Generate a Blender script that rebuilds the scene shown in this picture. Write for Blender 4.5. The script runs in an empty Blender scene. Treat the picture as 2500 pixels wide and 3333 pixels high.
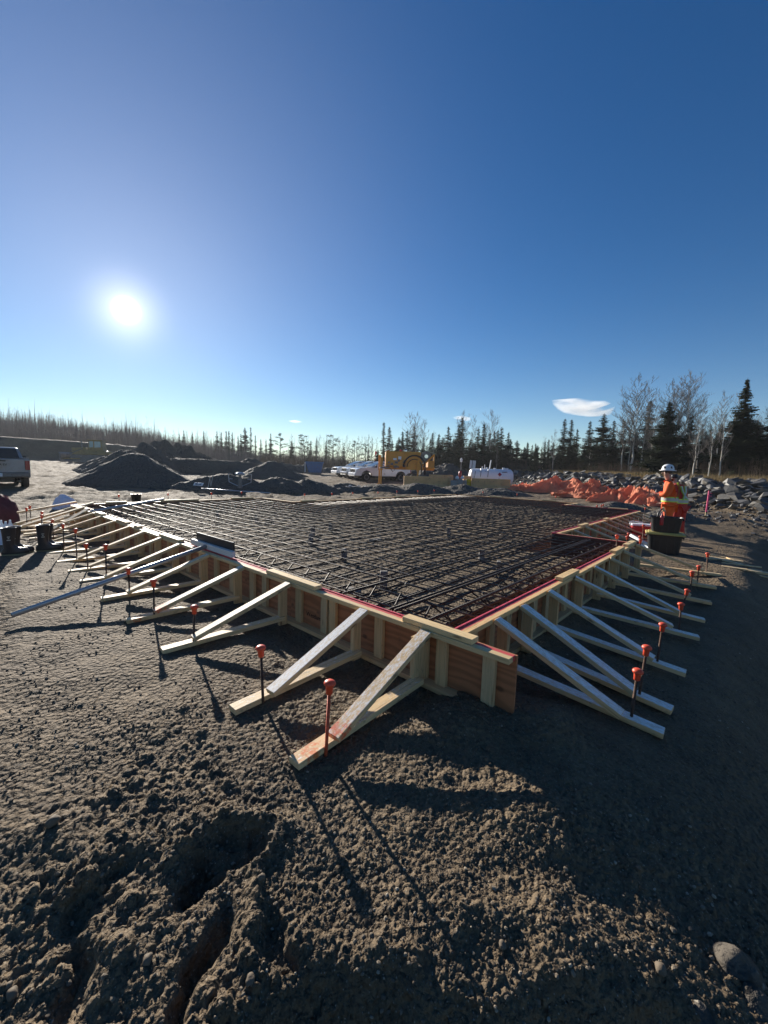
import bpy, bmesh, math, random
import numpy as np
from mathutils import Vector, Matrix, Quaternion
R = math.radians
rnd = random.Random(7)
sc = bpy.context.scene
col = sc.collection

# ------------------------------------------------------------------ camera, sky, sun
H = 1.15                                   # eye height above the top of the forms (z = 0)
FPX, PITCH, ROLL = 1330.0, R(6.0), R(1.66)
cp, sp, cr, sr = math.cos(PITCH), math.sin(PITCH), math.cos(ROLL), math.sin(ROLL)
FW = Vector((0, cp, -sp)); UP0 = Vector((0, sp, cp)); RT0 = Vector((1, 0, 0))
RT = RT0*cr + UP0*sr; UP = UP0*cr - RT0*sr
EYE = Vector((0, 0, H))
cam_d = bpy.data.cameras.new('camera'); cam = bpy.data.objects.new('camera', cam_d); col.objects.link(cam)
cam_d.sensor_fit = 'VERTICAL'; cam_d.sensor_height = 36; cam_d.sensor_width = 27
cam_d.lens = 36*FPX/3333; cam_d.clip_start = .05; cam_d.clip_end = 4000
M = Matrix((RT, UP, -FW)).transposed().to_4x4(); M.translation = EYE
cam.matrix_world = M
sc.camera = cam

SUN_EL, SUN_AZ = R(16.7), R(-31.7)         # azimuth from +Y towards +X
SD = Vector((math.sin(SUN_AZ)*math.cos(SUN_EL), math.cos(SUN_AZ)*math.cos(SUN_EL), math.sin(SUN_EL)))
w = bpy.data.worlds.new('World'); sc.world = w; w.use_nodes = True
nt = w.node_tree; nt.nodes.clear()
out = nt.nodes.new('ShaderNodeOutputWorld'); bg = nt.nodes.new('ShaderNodeBackground')
sky = nt.nodes.new('ShaderNodeTexSky'); sky.sky_type = 'NISHITA'; sky.sun_disc = False
sky.sun_elevation = SUN_EL; sky.sun_rotation = SUN_AZ
sky.altitude = 300; sky.air_density = 1.0; sky.dust_density = 0.0; sky.ozone_density = 3.0
bg.inputs['Strength'].default_value = 0.057
hsv = nt.nodes.new('ShaderNodeHueSaturation'); hsv.inputs['Saturation'].default_value = 1.28; hsv.inputs['Hue'].default_value = .508
nt.links.new(sky.outputs[0], hsv.inputs['Color']); nt.links.new(hsv.outputs[0], bg.inputs['Color'])
# the sun itself and the bright aureole round it, by direction in the sky
tc = nt.nodes.new('ShaderNodeTexCoord')
vn = nt.nodes.new('ShaderNodeVectorMath'); vn.operation = 'NORMALIZE'; nt.links.new(tc.outputs['Generated'], vn.inputs[0])
dt = nt.nodes.new('ShaderNodeVectorMath'); dt.operation = 'DOT_PRODUCT'; dt.inputs[1].default_value = SD
nt.links.new(vn.outputs[0], dt.inputs[0])
def wmath(op, a, b=None, clamp=False):
    n = nt.nodes.new('ShaderNodeMath'); n.operation = op; n.use_clamp = clamp
    for i, v in enumerate((a, b)):
        if v is None: continue
        if isinstance(v, (int, float)): n.inputs[i].default_value = v
        else: nt.links.new(v, n.inputs[i])
    return n.outputs[0]
dpos = wmath('MAXIMUM', dt.outputs['Value'], 0.0)
g1 = wmath('MULTIPLY', wmath('POWER', dpos, 14000.0), 6.0)
g2 = wmath('MULTIPLY', wmath('POWER', dpos, 850.0), 0.32)
g3 = wmath('MULTIPLY', wmath('POWER', dpos, 9.0), 0.11)
g4 = wmath('MULTIPLY', wmath('POWER', dpos, 50.0), 0.07)
gs = wmath('ADD', wmath('ADD', wmath('ADD', g1, g2), g3), g4)
bg2 = nt.nodes.new('ShaderNodeBackground'); bg2.inputs['Color'].default_value = (1, .93, .80, 1)
nt.links.new(gs, bg2.inputs['Strength'])
ash = nt.nodes.new('ShaderNodeAddShader')
nt.links.new(bg.outputs[0], ash.inputs[0]); nt.links.new(bg2.outputs[0], ash.inputs[1])
# pale air low over the horizon, the same all round
szz = nt.nodes.new('ShaderNodeSeparateXYZ'); nt.links.new(vn.outputs[0], szz.inputs[0])
hz = wmath('MULTIPLY', wmath('POWER', wmath('SUBTRACT', 1.0, wmath('ABSOLUTE', szz.outputs['Z'])), 9.0), 0.11)
bg3 = nt.nodes.new('ShaderNodeBackground'); bg3.inputs['Color'].default_value = (.66, .80, 1, 1); nt.links.new(hz, bg3.inputs['Strength'])
ash2 = nt.nodes.new('ShaderNodeAddShader'); nt.links.new(ash.outputs[0], ash2.inputs[0]); nt.links.new(bg3.outputs[0], ash2.inputs[1])
nt.links.new(ash2.outputs[0], out.inputs['Surface'])
sl = bpy.data.lights.new('sun', 'SUN'); sl.energy = 5.0; sl.angle = R(.5); sl.color = (1, .93, .82)
so = bpy.data.objects.new('sun', sl); col.objects.link(so)
so.rotation_mode = 'QUATERNION'; so.rotation_quaternion = SD.to_track_quat('Z', 'Y')
sc.view_settings.view_transform = 'Standard'; sc.view_settings.look = 'None'
sc.view_settings.gamma = 1; sc.view_settings.use_curve_mapping = False
sc.view_settings.exposure = 0.88
sc.render.engine = 'CYCLES'
sc.cycles.max_bounces = 6; sc.cycles.transparent_max_bounces = 8; sc.cycles.use_denoising = True
sc.cycles.sample_clamp_indirect = 6; sc.cycles.volume_bounces = 3

GLARE_HAZE = .00034
# ------------------------------------------------------------------ placing helpers
YAW = R(42.1)
DR = Vector((math.sin(YAW), math.cos(YAW))); DL = Vector((-math.cos(YAW), math.sin(YAW)))
O0 = Vector((.53, 2.88))
def W(u, v, z=0.0):
    """slab coordinates (u along the shaded side, v along the sunlit side) -> world"""
    p = O0 + DR*u + DL*v
    return Vector((p.x, p.y, z))
def P(px, py, d):
    """the place d metres deep that the survey of the photograph gives for a spot"""
    return EYE + (FW + RT*((px-1250)/FPX) - UP*((py-1666.5)/FPX))*d
def PZ(px, py, z):
    r = FW + RT*((px-1250)/FPX) - UP*((py-1666.5)/FPX)
    return EYE + r*((z-H)/r.z)

# ------------------------------------------------------------------ noise
_perm = np.random.RandomState(3).permutation(4096)
def _hash(ix, iy): return _perm[(ix + _perm[iy & 4095]) & 4095]
_ga = np.random.RandomState(5).rand(4096)*2*np.pi; _gx, _gy = np.cos(_ga), np.sin(_ga)
_jr = np.random.RandomState(9).rand(4096, 3)
def perlin(x, y):
    x0 = np.floor(x).astype(np.int64); y0 = np.floor(y).astype(np.int64); fx = x-x0; fy = y-y0
    sx = fx*fx*fx*(fx*(fx*6-15)+10); sy = fy*fy*fy*(fy*(fy*6-15)+10)
    def g(ix, iy, dx, dy):
        h = _hash(ix, iy); return _gx[h]*dx + _gy[h]*dy
    a = g(x0, y0, fx, fy); b = g(x0+1, y0, fx-1, fy); c = g(x0, y0+1, fx, fy-1); d = g(x0+1, y0+1, fx-1, fy-1)
    return ((a+(b-a)*sx) + ((c+(d-c)*sx)-(a+(b-a)*sx))*sy)*1.5
def fbm(x, y, f=1.0, o=4, g=.5):
    s = np.zeros_like(x); a = 1.0
    for i in range(o):
        s += a*perlin(x*f+i*17.3, y*f-i*9.1); a *= g; f *= 2.03
    return s
def worley(x, y, seed=0, thr=0.0):
    """soft round bumps, one in each cell whose number passes thr; 0..1"""
    x0 = np.floor(x).astype(np.int64); y0 = np.floor(y).astype(np.int64); best = np.zeros_like(x)
    for i in (-1, 0, 1):
        for j in (-1, 0, 1):
            h = _hash(x0+i+seed*13, y0+j+seed*7); px = x0+i+.15+.7*_jr[h, 0]; py = y0+j+.15+.7*_jr[h, 1]
            r = .18+.34*_jr[h, 2]; d2 = ((x-px)**2+(y-py)**2)/(r*r)
            v = np.sqrt(np.clip(1-d2, 0, 1))*r*2.2
            best = np.maximum(best, np.where(_jr[h, 2] > thr, v, 0))
    return best
def sm(a, b, x):
    t = np.clip((x-a)/(b-a), 0, 1); return t*t*(3-2*t)

# ------------------------------------------------------------------ terrain
def inside_slab(u, v, m=0.0):
    a = (u > m) & (v > m) & (u < 5.58-m) & (v < 11.45-m)
    b = (u >= 5.3-m) & (v > 1.33+m) & (u < 13.42-m) & (v < 9.5-m)
    c = (u >= 13-m) & (v > 3.82+m) & (u < 15.1-m) & (v < 9.4-m)
    return a | b | c
def slab_dist(u, v):
    """rough distance inside the slab outline to its nearest side"""
    d = np.minimum(u, v)
    d = np.where(u > 5.0, np.minimum(u, np.maximum(v-1.33, np.where(u < 5.58, 5.58-u, -9))), d)
    d = np.where(u > 13.0, np.maximum(np.minimum(v-3.82, 15.1-u), np.where(v < 9.4, np.minimum(13.42-u, v-1.33), -9)), d)
    top = np.where(u < 5.35, 11.45-v, 9.5-v)
    return np.minimum(d, top)
def terrain_base(x, y):
    r = np.sqrt(x*x+y*y); az = np.degrees(np.arctan2(x, y))
    dx = x-O0.x; dy = y-O0.y
    u = dx*DR.x+dy*DR.y; v = dx*DL.x+dy*DL.y
    z = -.42 + .0115*np.maximum(0, np.minimum(r, 90)-12)
    z = z + sm(-18, -36, az)*.016*np.maximum(0, np.minimum(r, 80)-30)
    # far wooded hill on the sun side
    z = z + 6.6*sm(-2, -44, az)*sm(88, 150, r)*sm(-120, -50, az)
    # long cut bank behind the bulldozer
    bk = sm(77, 82, r)*(1-sm(84, 104, r)*.5)*sm(-19, -27, az)*sm(-100, -60, az)
    z = z + bk*(2.6+.5*sm(-26, -43, az))
    # rubble bank along the trees
    z = z + 1.15*sm(14, 18.6, x+.06*np.maximum(0, 25-y))*sm(2, 12, y)*sm(75, 55, y)
    # slab pit
    ds = slab_dist(u, v); ins = inside_slab(u, v, 0)
    pit = np.where(ins, .10 - .2*sm(.55, .25, ds), 0)
    z = z + pit
    # shallow scrape along the feet of the outer forms
    near_l = np.exp(-((u+.3)/.22)**2)*sm(-.3, .2, v)*sm(11.6, 11, v)
    near_r = np.exp(-((v+.35)/.25)**2)*sm(.1, .5, u)*sm(6, 5.4, u)
    z = z - .06*near_l - .06*near_r
    # kickers lie on slightly raised ground
    # mound of earth at the corner's end
    cm = np.exp(-(((u-.04)/.20)**2+((v+.72)/.16)**2)); z = z + .085*cm
    z = z - .035*np.exp(-((v+.75)/.5)**4)*sm(.22, .42, u)*sm(6.3, 5.8, u)
    z = z + .05*np.exp(-(((u+.3)/.25)**2+((v+.3)/.22)**2))
    # the ground falls away to the shaded side
    s = (x-.95)*.85-(y-2.15)*.42
    z = z - .36*sm(0, 2.2, s)*sm(6.0, 2.5, y)*sm(-4, 1, -v)
    fall = sm(-1.36, -3.1, v)*sm(-1.5, 1.5, u)
    back = sm(-3.6, -6.5, v)*sm(3, 8, u)
    z = z - .72*fall*(1-.85*back)*sm(15.5, 12.5, u)
    # pit with water beyond the bins
    pd = ((x-11.2)/2.6)**2+((y-11.3)/2.0)**2
    z = z - .45*np.exp(-pd*1.2)
    z = z + .30*np.exp(-(((x-9.1)/1.2)**2+((y-12.3)/.8)**2))
    # foreground: trodden, dug-over earth round the viewer's feet
    f = sm(2.3, 1.1, y)*sm(2.2, 1.4, np.abs(x))
    z = z - .05*f
    xw, yw = x, y
    x = x + .07*fbm(xw, yw, 4.5, 3); y = y + .07*fbm(xw+7, yw-5, 4.5, 3)
    for (hx, hy, ra, rb, dp) in ((-.70, 1.46, .09, .13, .14), (-.56, 1.56, .11, .08, .08), (-.58, 1.17, .06, .17, .10), (-1.02, 1.33, .08, .14, .045), (-.92, 1.10, .08, .10, .05), (-.34, 1.24, .08, .07, .05)):
        q = ((x-hx)/ra)**2+((y-hy)/rb)**2
        z = z - .85*dp*np.exp(-q*q*1.6)
    for (hx, hy, ra, rb, dp) in ((-.80, 1.18, .11, .11, .05), (-.43, 1.42, .04, .20, .035), (-.60, 1.68, .25, .10, .045), (.35, 1.36, .30, .14, .04), (.05, 1.2, .1, .12, .04), (.75, 1.75, .35, .18, .05), (-1.15, 1.55, .3, .12, .03), (.72, 1.25, .15, .12, .05)):
        q = ((x-hx)/ra)**2+((y-hy)/rb)**2
        z = z + dp*np.exp(-q)
    x, y = xw, yw
    z = z - .22*sm(1.20, .86, y+.10*fbm(x+3, y, 3.0, 2)+.05*np.sin(x*5))*sm(-.55, -.05, x)*sm(1.3, .8, x)
    return z, u, v, r, ins
def terrain(x, y):
    z, u, v, r, ins = terrain_base(x, y)
    near = sm(3.2, 1.2, y)
    z = z + .035*fbm(x, y, .45, 2)*sm(1, 6, r) + .016*fbm(x, y, 1.7, 2)
    rough = np.where(ins, .5, 1.0)*(.35+.65*sm(-.35, .45, fbm(x+9, y, .9, 3)))
    dig = np.maximum(sm(-.05, -.45, x), sm(1.30, 1.08, y))
    nr = near*(.25+.75*sm(-.2, .4, fbm(x-3, y+8, 1.6, 2)))*(.30+.70*dig)
    bil = np.abs(perlin(x*4.1, y*4.1))+.5*np.abs(perlin(x*9.3, y*9.3))
    z = z + (.004+.013*nr)*(bil-.35)*sm(60, 20, r)
    z = z + (.004+.008*nr)*np.abs(perlin(x*24, y*24))*rough*sm(20, 6, r)
    z = z + (.005+.004*nr)*perlin(x*48, y*48)*sm(6, 2.5, r) + (.0030+.002*nr)*perlin(x*95, y*95)*sm(3.6, 1.6, r)
    z = z + worley(x*13, y*13, 1, .86)*.016*(.5+1.0*nr)*rough*sm(14, 5, r)
    z = z + worley(x*30, y*30, 2, .72)*.009*(.6+.5*nr)*rough*sm(9, 4, r)
    z = z + worley(x*85, y*85, 3, .25)*.0048*(.7+.3*nr)*sm(4.5, 2.2, r)
    # wheel ruts on the yard behind
    t = np.abs(perlin(x*.35+y*.05, y*1.3)); z = z + .13*(t-.3)*sm(14, 22, r)*sm(120, 70, r)
    z = z + .085*fbm(x*.55, y*1.3, 1.0, 5, .6)*sm(9, 17, r)*sm(110, 60, r)*(1-.6*sm(4, 10, x))
    for (x0_, y0_, dx_, dy_) in ((-2.6, 2.6, -.62, .785), (-4.4, 1.9, -.62, .785), (-6.5, 3.5, -.78, .62)):
        al = (x-x0_)*dx_+(y-y0_)*dy_; pe = (x-x0_)*dy_-(y-y0_)*dx_+.25*np.sin(al*.35)
        z = z - .020*np.exp(-(pe/.13)**4)*(1+.45*np.sin(al*52+np.sign(pe)*1.2+pe*18))*sm(-1, 1.5, al)*sm(26, 16, r)
    return z
def tz(x, y):
    return float(terrain_base(np.array([float(x)]), np.array([float(y)]))[0][0])
def tzf(x, y):
    return float(terrain(np.array([float(x)]), np.array([float(y)]))[0])

# ------------------------------------------------------------------ materials
def new_mat(name):
    m = bpy.data.materials.new(name); m.use_nodes = True
    n = m.node_tree; b = n.nodes['Principled BSDF']; return m, n, b
class NB:
    def __init__(s, n): s.n = n
    def node(s, t, **k):
        x = s.n.nodes.new(t)
        for a, b in k.items(): setattr(x, a, b)
        return x
    def link(s, a, b): s.n.links.new(a, b)
    def set(s, sock, v):
        if isinstance(v, bpy.types.NodeSocket): s.n.links.new(v, sock)
        else: sock.default_value = v
    def math(s, op, a, b=0.0, c=None, clamp=False):
        x = s.node('ShaderNodeMath', operation=op, use_clamp=clamp)
        s.set(x.inputs[0], a); s.set(x.inputs[1], b)
        if c is not None: s.set(x.inputs[2], c)
        return x.outputs[0]
    def noise(s, vec, scale, detail=4, rough=.55, dist=0.0):
        x = s.node('ShaderNodeTexNoise'); x.inputs['Scale'].default_value = scale; x.inputs['Detail'].default_value = detail
        x.inputs['Roughness'].default_value = rough; x.inputs['Distortion'].default_value = dist
        if vec is not None: s.link(vec, x.inputs['Vector'])
        return x.outputs['Fac']
    def ramp(s, fac, stops):
        x = s.node('ShaderNodeValToRGB'); e = x.color_ramp.elements
        while len(e) < len(stops): e.new(.5)
        for i, (p, c) in enumerate(stops):
            e[i].position = p; e[i].color = (c, c, c, 1) if isinstance(c, (int, float)) else (*c, 1)
        s.link(fac, x.inputs[0]); return x.outputs[0]
    def mix(s, fac, a, b, mode='MIX'):
        x = s.node('ShaderNodeMix', data_type='RGBA', blend_type=mode)
        s.set(x.inputs[0], fac)
        for i, v in ((6, a), (7, b)):
            if isinstance(v, tuple) and len(v) == 3: v = (*v, 1)
            s.set(x.inputs[i], v)
        return x.outputs[2]
    def map(s, vec, scale=(1, 1, 1), loc=(0, 0, 0)):
        x = s.node('ShaderNodeMapping'); x.inputs['Scale'].default_value = scale; x.inputs['Location'].default_value = loc
        s.link(vec, x.inputs['Vector']); return x.outputs[0]
    def bump(s, h, strength=.3, dist=.01):
        x = s.node('ShaderNodeBump'); x.inputs['Strength'].default_value = strength; x.inputs['Distance'].default_value = dist
        s.link(h, x.inputs['Height']); return x.outputs[0]

def mat_plain(name, c, rough=.6, metal=0.0, var=.12, scale=6.0, bump=.15, dirt=0.0, dirtc=(.10, .08, .06), coat=0.0):
    m, n, b = new_mat(name); k = NB(n)
    tc = k.node('ShaderNodeTexCoord').outputs['Object']
    oi = k.node('ShaderNodeObjectInfo').outputs['Random']
    off = k.node('ShaderNodeVectorMath', operation='ADD'); k.link(tc, off.inputs[0]); k.link(oi, off.inputs[1])
    nz = k.noise(off.outputs[0], scale, 5, .6)
    a = tuple(x*(1-var) for x in c); d = tuple(min(1, x*(1+var)) for x in c)
    cc = k.ramp(nz, [(.3, a), (.7, d)])
    if dirt > 0:
        nd = k.noise(off.outputs[0], scale*2.3, 6, .65)
        cc = k.mix(k.ramp(nd, [(.62-dirt*.3, 0.0), (.78-dirt*.2, 1.0)]), cc, dirtc)
    k.link(cc, b.inputs['Base Color'])
    b.inputs['Roughness'].default_value = rough; b.inputs['Metallic'].default_value = metal
    b.inputs['Coat Weight'].default_value = coat
    if bump: k.link(k.bump(k.noise(off.outputs[0], scale*6, 4), bump, .004), b.inputs['Normal'])
    return m

def mat_ground(name, ca, cb, cc, stone=(.30, .265, .21), wet=.0, fine=1.0):
    m, n, b = new_mat(name); k = NB(n)
    geo = k.node('ShaderNodeNewGeometry').outputs['Position']
    n1 = k.noise(geo, .55, 5, .6); n2 = k.noise(geo, 6.0, 6, .65); n3 = k.noise(geo, 55*fine, 5, .7)
    col1 = k.ramp(n1, [(.35, ca), (.6, cb)])
    col2 = k.mix(k.ramp(n2, [(.42, 0.0), (.7, .75)]), col1, cc)
    col3 = k.mix(k.ramp(n3, [(.35, 0.0), (.75, .55)]), col2, tuple(min(1, x*1.6) for x in cb))
    vo = k.node('ShaderNodeTexVoronoi'); vo.inputs['Scale'].default_value = 95*fine; k.link(geo, vo.inputs['Vector'])
    sp_ = k.ramp(vo.outputs['Distance'], [(.12, 1.0), (.3, 0.0)])
    pick = k.ramp(k.node('ShaderNodeSeparateColor').outputs[0], [(0, 0.0), (1, 1.0)])
    sepn = k.node('ShaderNodeSeparateColor'); k.link(vo.outputs['Color'], sepn.inputs[0])
    sel = k.ramp(sepn.outputs[0], [(.72, 0.0), (.8, 1.0)])
    peb = k.math('MULTIPLY', sp_, sel)
    col4 = k.mix(peb, col3, stone)
    k.link(col4, b.inputs['Base Color'])
    vo2 = k.node('ShaderNodeTexVoronoi'); vo2.inputs['Scale'].default_value = 30*fine; k.link(geo, vo2.inputs['Vector'])
    hh = k.math('ADD', k.math('MULTIPLY', k.math('SUBTRACT', 1.0, vo.outputs['Distance']), .45), k.math('MULTIPLY', k.math('SUBTRACT', 1.0, vo2.outputs['Distance']), 2.2))
    hh = k.math('ADD', hh, k.math('MULTIPLY', n3, .7))
    nb0 = k.node('ShaderNodeBump'); nb0.inputs['Strength'].default_value = 1.0; nb0.inputs['Distance'].default_value = .05/fine**.5
    k.link(k.math('ADD', k.math('ADD', k.noise(geo, 9.0*fine, 5, .62), k.math('MULTIPLY', k.noise(geo, 2.3*fine, 4, .6), 2.2)), k.math('MULTIPLY', k.noise(geo, 26*fine, 4, .6), .35)), nb0.inputs['Height'])
    nb1 = k.node('ShaderNodeBump'); nb1.inputs['Strength'].default_value = 1.0; nb1.inputs['Distance'].default_value = .011/fine
    k.link(hh, nb1.inputs['Height']); k.link(nb0.outputs[0], nb1.inputs['Normal']); nb = nb1.outputs[0]
    k.link(nb, b.inputs['Normal'])
    b.inputs['Roughness'].default_value = .86; b.inputs['Specular IOR Level'].default_value = .35
    return m
G = {}
G['ground'] = mat_ground('earth', (.104, .071, .040), (.168, .120, .069), (.056, .039, .025))
G['pile'] = mat_ground('pile_earth', (.075, .063, .050), (.10, .085, .066), (.052, .045, .037), fine=.3)

def mat_wood(name, base=(.70, .50, .26), paint=None, frost_sheen=.45, dirt=.5, red=False):
    m, n, b = new_mat(name); k = NB(n)
    tc = k.node('ShaderNodeTexCoord').outputs['Object']; oi = k.node('ShaderNodeObjectInfo').outputs['Random']
    sc_ = k.math('MULTIPLY', oi, 37.0)
    off = k.node('ShaderNodeVectorMath', operation='ADD'); k.link(tc, off.inputs[0]); k.link(sc_, off.inputs[1]); v = off.outputs[0]
    g1 = k.noise(k.map(v, (1.2, 26, 26)), 3.0, 6, .6, .6)
    g2 = k.noise(k.map(v, (.5, 5, 5)), 3.0, 4, .5, 1.2)
    dark = tuple(x*y for x, y in zip(base, (.62, .55, .45))); light = tuple(min(1, x*1.18) for x in base)
    c = k.ramp(g1, [(.28, dark), (.45, base), (.75, light)])
    tint = k.ramp(oi, [(0, (1.05, .92, .80)), (.5, (1, 1, 1)), (1, (.82, .84, .86))])
    c = k.mix(1.0, c, tint, 'MULTIPLY')
    c = k.mix(k.ramp(g2, [(.5, 0.0), (.75, .35)]), c, tuple(x*.55 for x in base))
    vo = k.node('ShaderNodeTexVoronoi'); vo.inputs['Scale'].default_value = 1.0; k.link(k.map(v, (2.6, 9, 9)), vo.inputs['Vector'])
    c = k.mix(k.ramp(vo.outputs['Distance'], [(.05, .9), (.13, 0.0)]), c, (.16, .09, .045))
    dn = k.noise(k.map(v, (3, 7, 7)), 4.0, 7, .7)
    c = k.mix(k.ramp(dn, [(.66-dirt*.18, 0.0), (.78-dirt*.1, .85)]), c, (.07, .058, .045))
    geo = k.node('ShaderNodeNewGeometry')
    if frost_sheen > 0:
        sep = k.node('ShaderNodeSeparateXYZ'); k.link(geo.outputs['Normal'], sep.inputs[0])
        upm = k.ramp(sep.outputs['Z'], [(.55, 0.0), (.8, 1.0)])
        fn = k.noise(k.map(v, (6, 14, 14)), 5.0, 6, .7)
        fm = k.math('MULTIPLY', upm, k.ramp(fn, [(.62-frost_sheen*.22, 0.0), (.72-frost_sheen*.1, .8)]))
        c = k.mix(fm, c, (.90, .92, .94))  # upward faces whitened: frosting, with sky reflection painted into the colour
    if paint:
        pc, x0, x1 = paint
        sp2 = k.node('ShaderNodeSeparateXYZ'); k.link(tc, sp2.inputs[0])
        a = k.math('LESS_THAN', k.math('ABSOLUTE', k.math('SUBTRACT', sp2.outputs['X'], (x0+x1)/2)), abs(x1-x0)/2)
        fade = k.math('SUBTRACT', 1.0, k.math('DIVIDE', k.math('ABSOLUTE', k.math('SUBTRACT', sp2.outputs['X'], (x0+x1)/2)), abs(x1-x0)/2), clamp=True)
        pn = k.noise(k.map(v, (5, 5, 5)), 6.0, 6, .7)
        pm = k.math('MULTIPLY', a, k.ramp(k.math('ADD', pn, k.math('MULTIPLY', fade, .28)), [(.66, 0.0), (.80, .9)]))
        c = k.mix(pm, c, pc)
    if red:
        sp2 = k.node('ShaderNodeSeparateXYZ'); k.link(tc, sp2.inputs[0])
        edge = k.math('ADD', sp2.outputs['Y'], k.math('MULTIPLY', k.noise(k.map(v, (2, 2, 2)), 5.0, 5, .7), .03))
        rm_ = k.ramp(k.math('MULTIPLY', edge, 10.0), [(.18, 0.0), (.26, .92)])
        c = k.mix(rm_, c, (.58, .03, .045))
    k.link(c, b.inputs['Base Color']); b.inputs['Roughness'].default_value = .62
    k.link(k.bump(k.math('ADD', g1, k.math('MULTIPLY', dn, .6)), .35, .002), b.inputs['Normal'])
    return m
G['lumber'] = mat_wood('pine_lumber', frost_sheen=.3)
G['brace'] = mat_wood('frost_sheen_brace', frost_sheen=1.5, dirt=.3)  # heaviest whitening, frosting plus sky sheen put into the colour
G['bracel'] = mat_wood('half_frost_sheen_brace', frost_sheen=.65, dirt=.3)
G['spray'] = mat_wood('orange_sprayed_brace', paint=((.75, .10, .02), .26, .62), frost_sheen=.8)
G['sprayb'] = mat_wood('orange_sprayed_kicker', paint=((.72, .16, .03), -.60, -.30), frost_sheen=.2)
G['dirtyb'] = mat_wood('muddy_brace', frost_sheen=.5, dirt=1.1)
G['plate'] = mat_wood('plate_lumber', base=(.74, .52, .25), frost_sheen=.05, dirt=.35, red=True)
G['board'] = mat_wood('clean_board', base=(.76, .55, .27), frost_sheen=0, dirt=.45)
G['stud'] = mat_wood('stud_lumber', base=(.62, .44, .23), frost_sheen=0, dirt=.3)

def mat_ply(name, base):
    m, n, b = new_mat(name); k = NB(n)
    tc = k.node('ShaderNodeTexCoord').outputs['Object']; oi = k.node('ShaderNodeObjectInfo').outputs['Random']
    sc_ = k.math('MULTIPLY', oi, 23.0)
    off = k.node('ShaderNodeVectorMath', operation='ADD'); k.link(tc, off.inputs[0]); k.link(sc_, off.inputs[1]); v = off.outputs[0]
    wv = k.node('ShaderNodeTexWave', wave_type='BANDS', bands_direction='Z'); k.link(k.map(v, (.55, 1, 2.4)), wv.inputs['Vector'])
    wv.inputs['Scale'].default_value = 2.2; wv.inputs['Distortion'].default_value = 16; wv.inputs['Detail'].default_value = 3; wv.inputs['Detail Scale'].default_value = .8
    c = k.ramp(wv.outputs['Fac'], [(.1, tuple(x*.78 for x in base)), (.5, base), (.95, tuple(x*1.12 for x in base))])
    vo = k.node('ShaderNodeTexVoronoi'); vo.inputs['Scale'].default_value = 3.3; k.link(k.map(v, (1, 1, 1.5)), vo.inputs['Vector'])
    c = k.mix(k.ramp(vo.outputs['Distance'], [(.06, .85), (.12, 0.0)]), c, tuple(x*.28 for x in base))
    dn = k.noise(v, 6.0, 7, .7)
    c = k.mix(k.ramp(dn, [(.55, 0.0), (.75, .6)]), c, (.05, .035, .025))
    k.link(c, b.inputs['Base Color']); b.inputs['Roughness'].default_value = .55
    k.link(k.bump(k.noise(v, 40.0), .2, .002), b.inputs['Normal'])
    return m
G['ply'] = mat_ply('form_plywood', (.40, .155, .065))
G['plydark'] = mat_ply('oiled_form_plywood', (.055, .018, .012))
G['redpaint'] = mat_plain('pink_spray_paint', (.74, .075, .10), .5, var=.35, scale=18, dirt=.35, dirtc=(.10, .02, .03))
G['rebar'] = mat_plain('rusty_rebar', (.040, .031, .025), .58, .45, .4, 30, .6)
G['rebarb'] = mat_plain('mill_scale_rebar', (.095, .080, .068), .50, .55, .4, 30, .6)
G['stake'] = mat_plain('rusty_stake', (.10, .055, .035), .6, .5, .4, 30, .5)
G['orange'] = mat_plain('orange_plastic', (.78, .085, .03), .45, 0, .1, 20, .1, dirt=.12)
G['orangerod'] = mat_plain('orange_sprayed_steel', (.62, .09, .03), .6, .1, .3, 20, .3, dirt=.2)
G['concrete'] = mat_plain('grey_concrete', (.22, .205, .185), .85, 0, .25, 9, .5)
G['black'] = mat_plain('black_plastic', (.012, .012, .014), .4, 0, .2, 8, .1)
G['rubber'] = mat_plain('black_rubber', (.014, .015, .022), .33, 0, .2, 8, .1)
G['yellow'] = mat_plain('yellow_plastic', (.50, .40, .12), .5, 0, .1, 8, .1)
G['white'] = mat_plain('white_plastic', (.72, .73, .74), .45, 0, .06, 8, .1, dirt=.12)
G['sack'] = mat_plain('white_woven_sack', (.68, .72, .82), .7, 0, .1, 14, .3)
G['greypipe'] = mat_plain('grey_conduit', (.36, .38, .41), .3, .55, .12, 4, .05)
G['whitepipe'] = mat_plain('white_pvc', (.72, .76, .76), .35, 0, .05, 4, 0)
G['redplastic'] = mat_plain('red_plastic', (.42, .015, .02), .4, 0, .1, 8, .1)
G['maroon'] = mat_plain('maroon_canvas', (.085, .012, .022), .8, 0, .3, 8, .4)
G['carwhite'] = mat_plain('white_car_paint', (.70, .71, .73), .25, 0, .05, 1.5, 0, dirt=.18, dirtc=(.35, .31, .26), coat=.6)
G['carsilver'] = mat_plain('dusty_silver_paint', (.27, .275, .28), .35, .2, .08, 1.5, 0, dirt=.5, dirtc=(.24, .21, .18), coat=.3)
G['glass'] = mat_plain('dark_glass', (.02, .028, .03), .06, 0, .1, 2, 0)
G['glassl'] = mat_plain('pale_glass', (.30, .42, .42), .08, 0, .1, 2, 0)
G['chrome'] = mat_plain('chrome', (.6, .6, .62), .15, 1, .05, 3, 0)
G['redlens'] = mat_plain('red_lens', (.30, .01, .02), .2, 0, .1, 3, 0)
G['amber'] = mat_plain('headlamp_lens', (.75, .78, .80), .1, 0, .05, 3, 0)
G['tyre'] = mat_plain('muddy_tyre', (.02, .018, .017), .85, 0, .3, 10, .4, dirt=.4)
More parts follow.
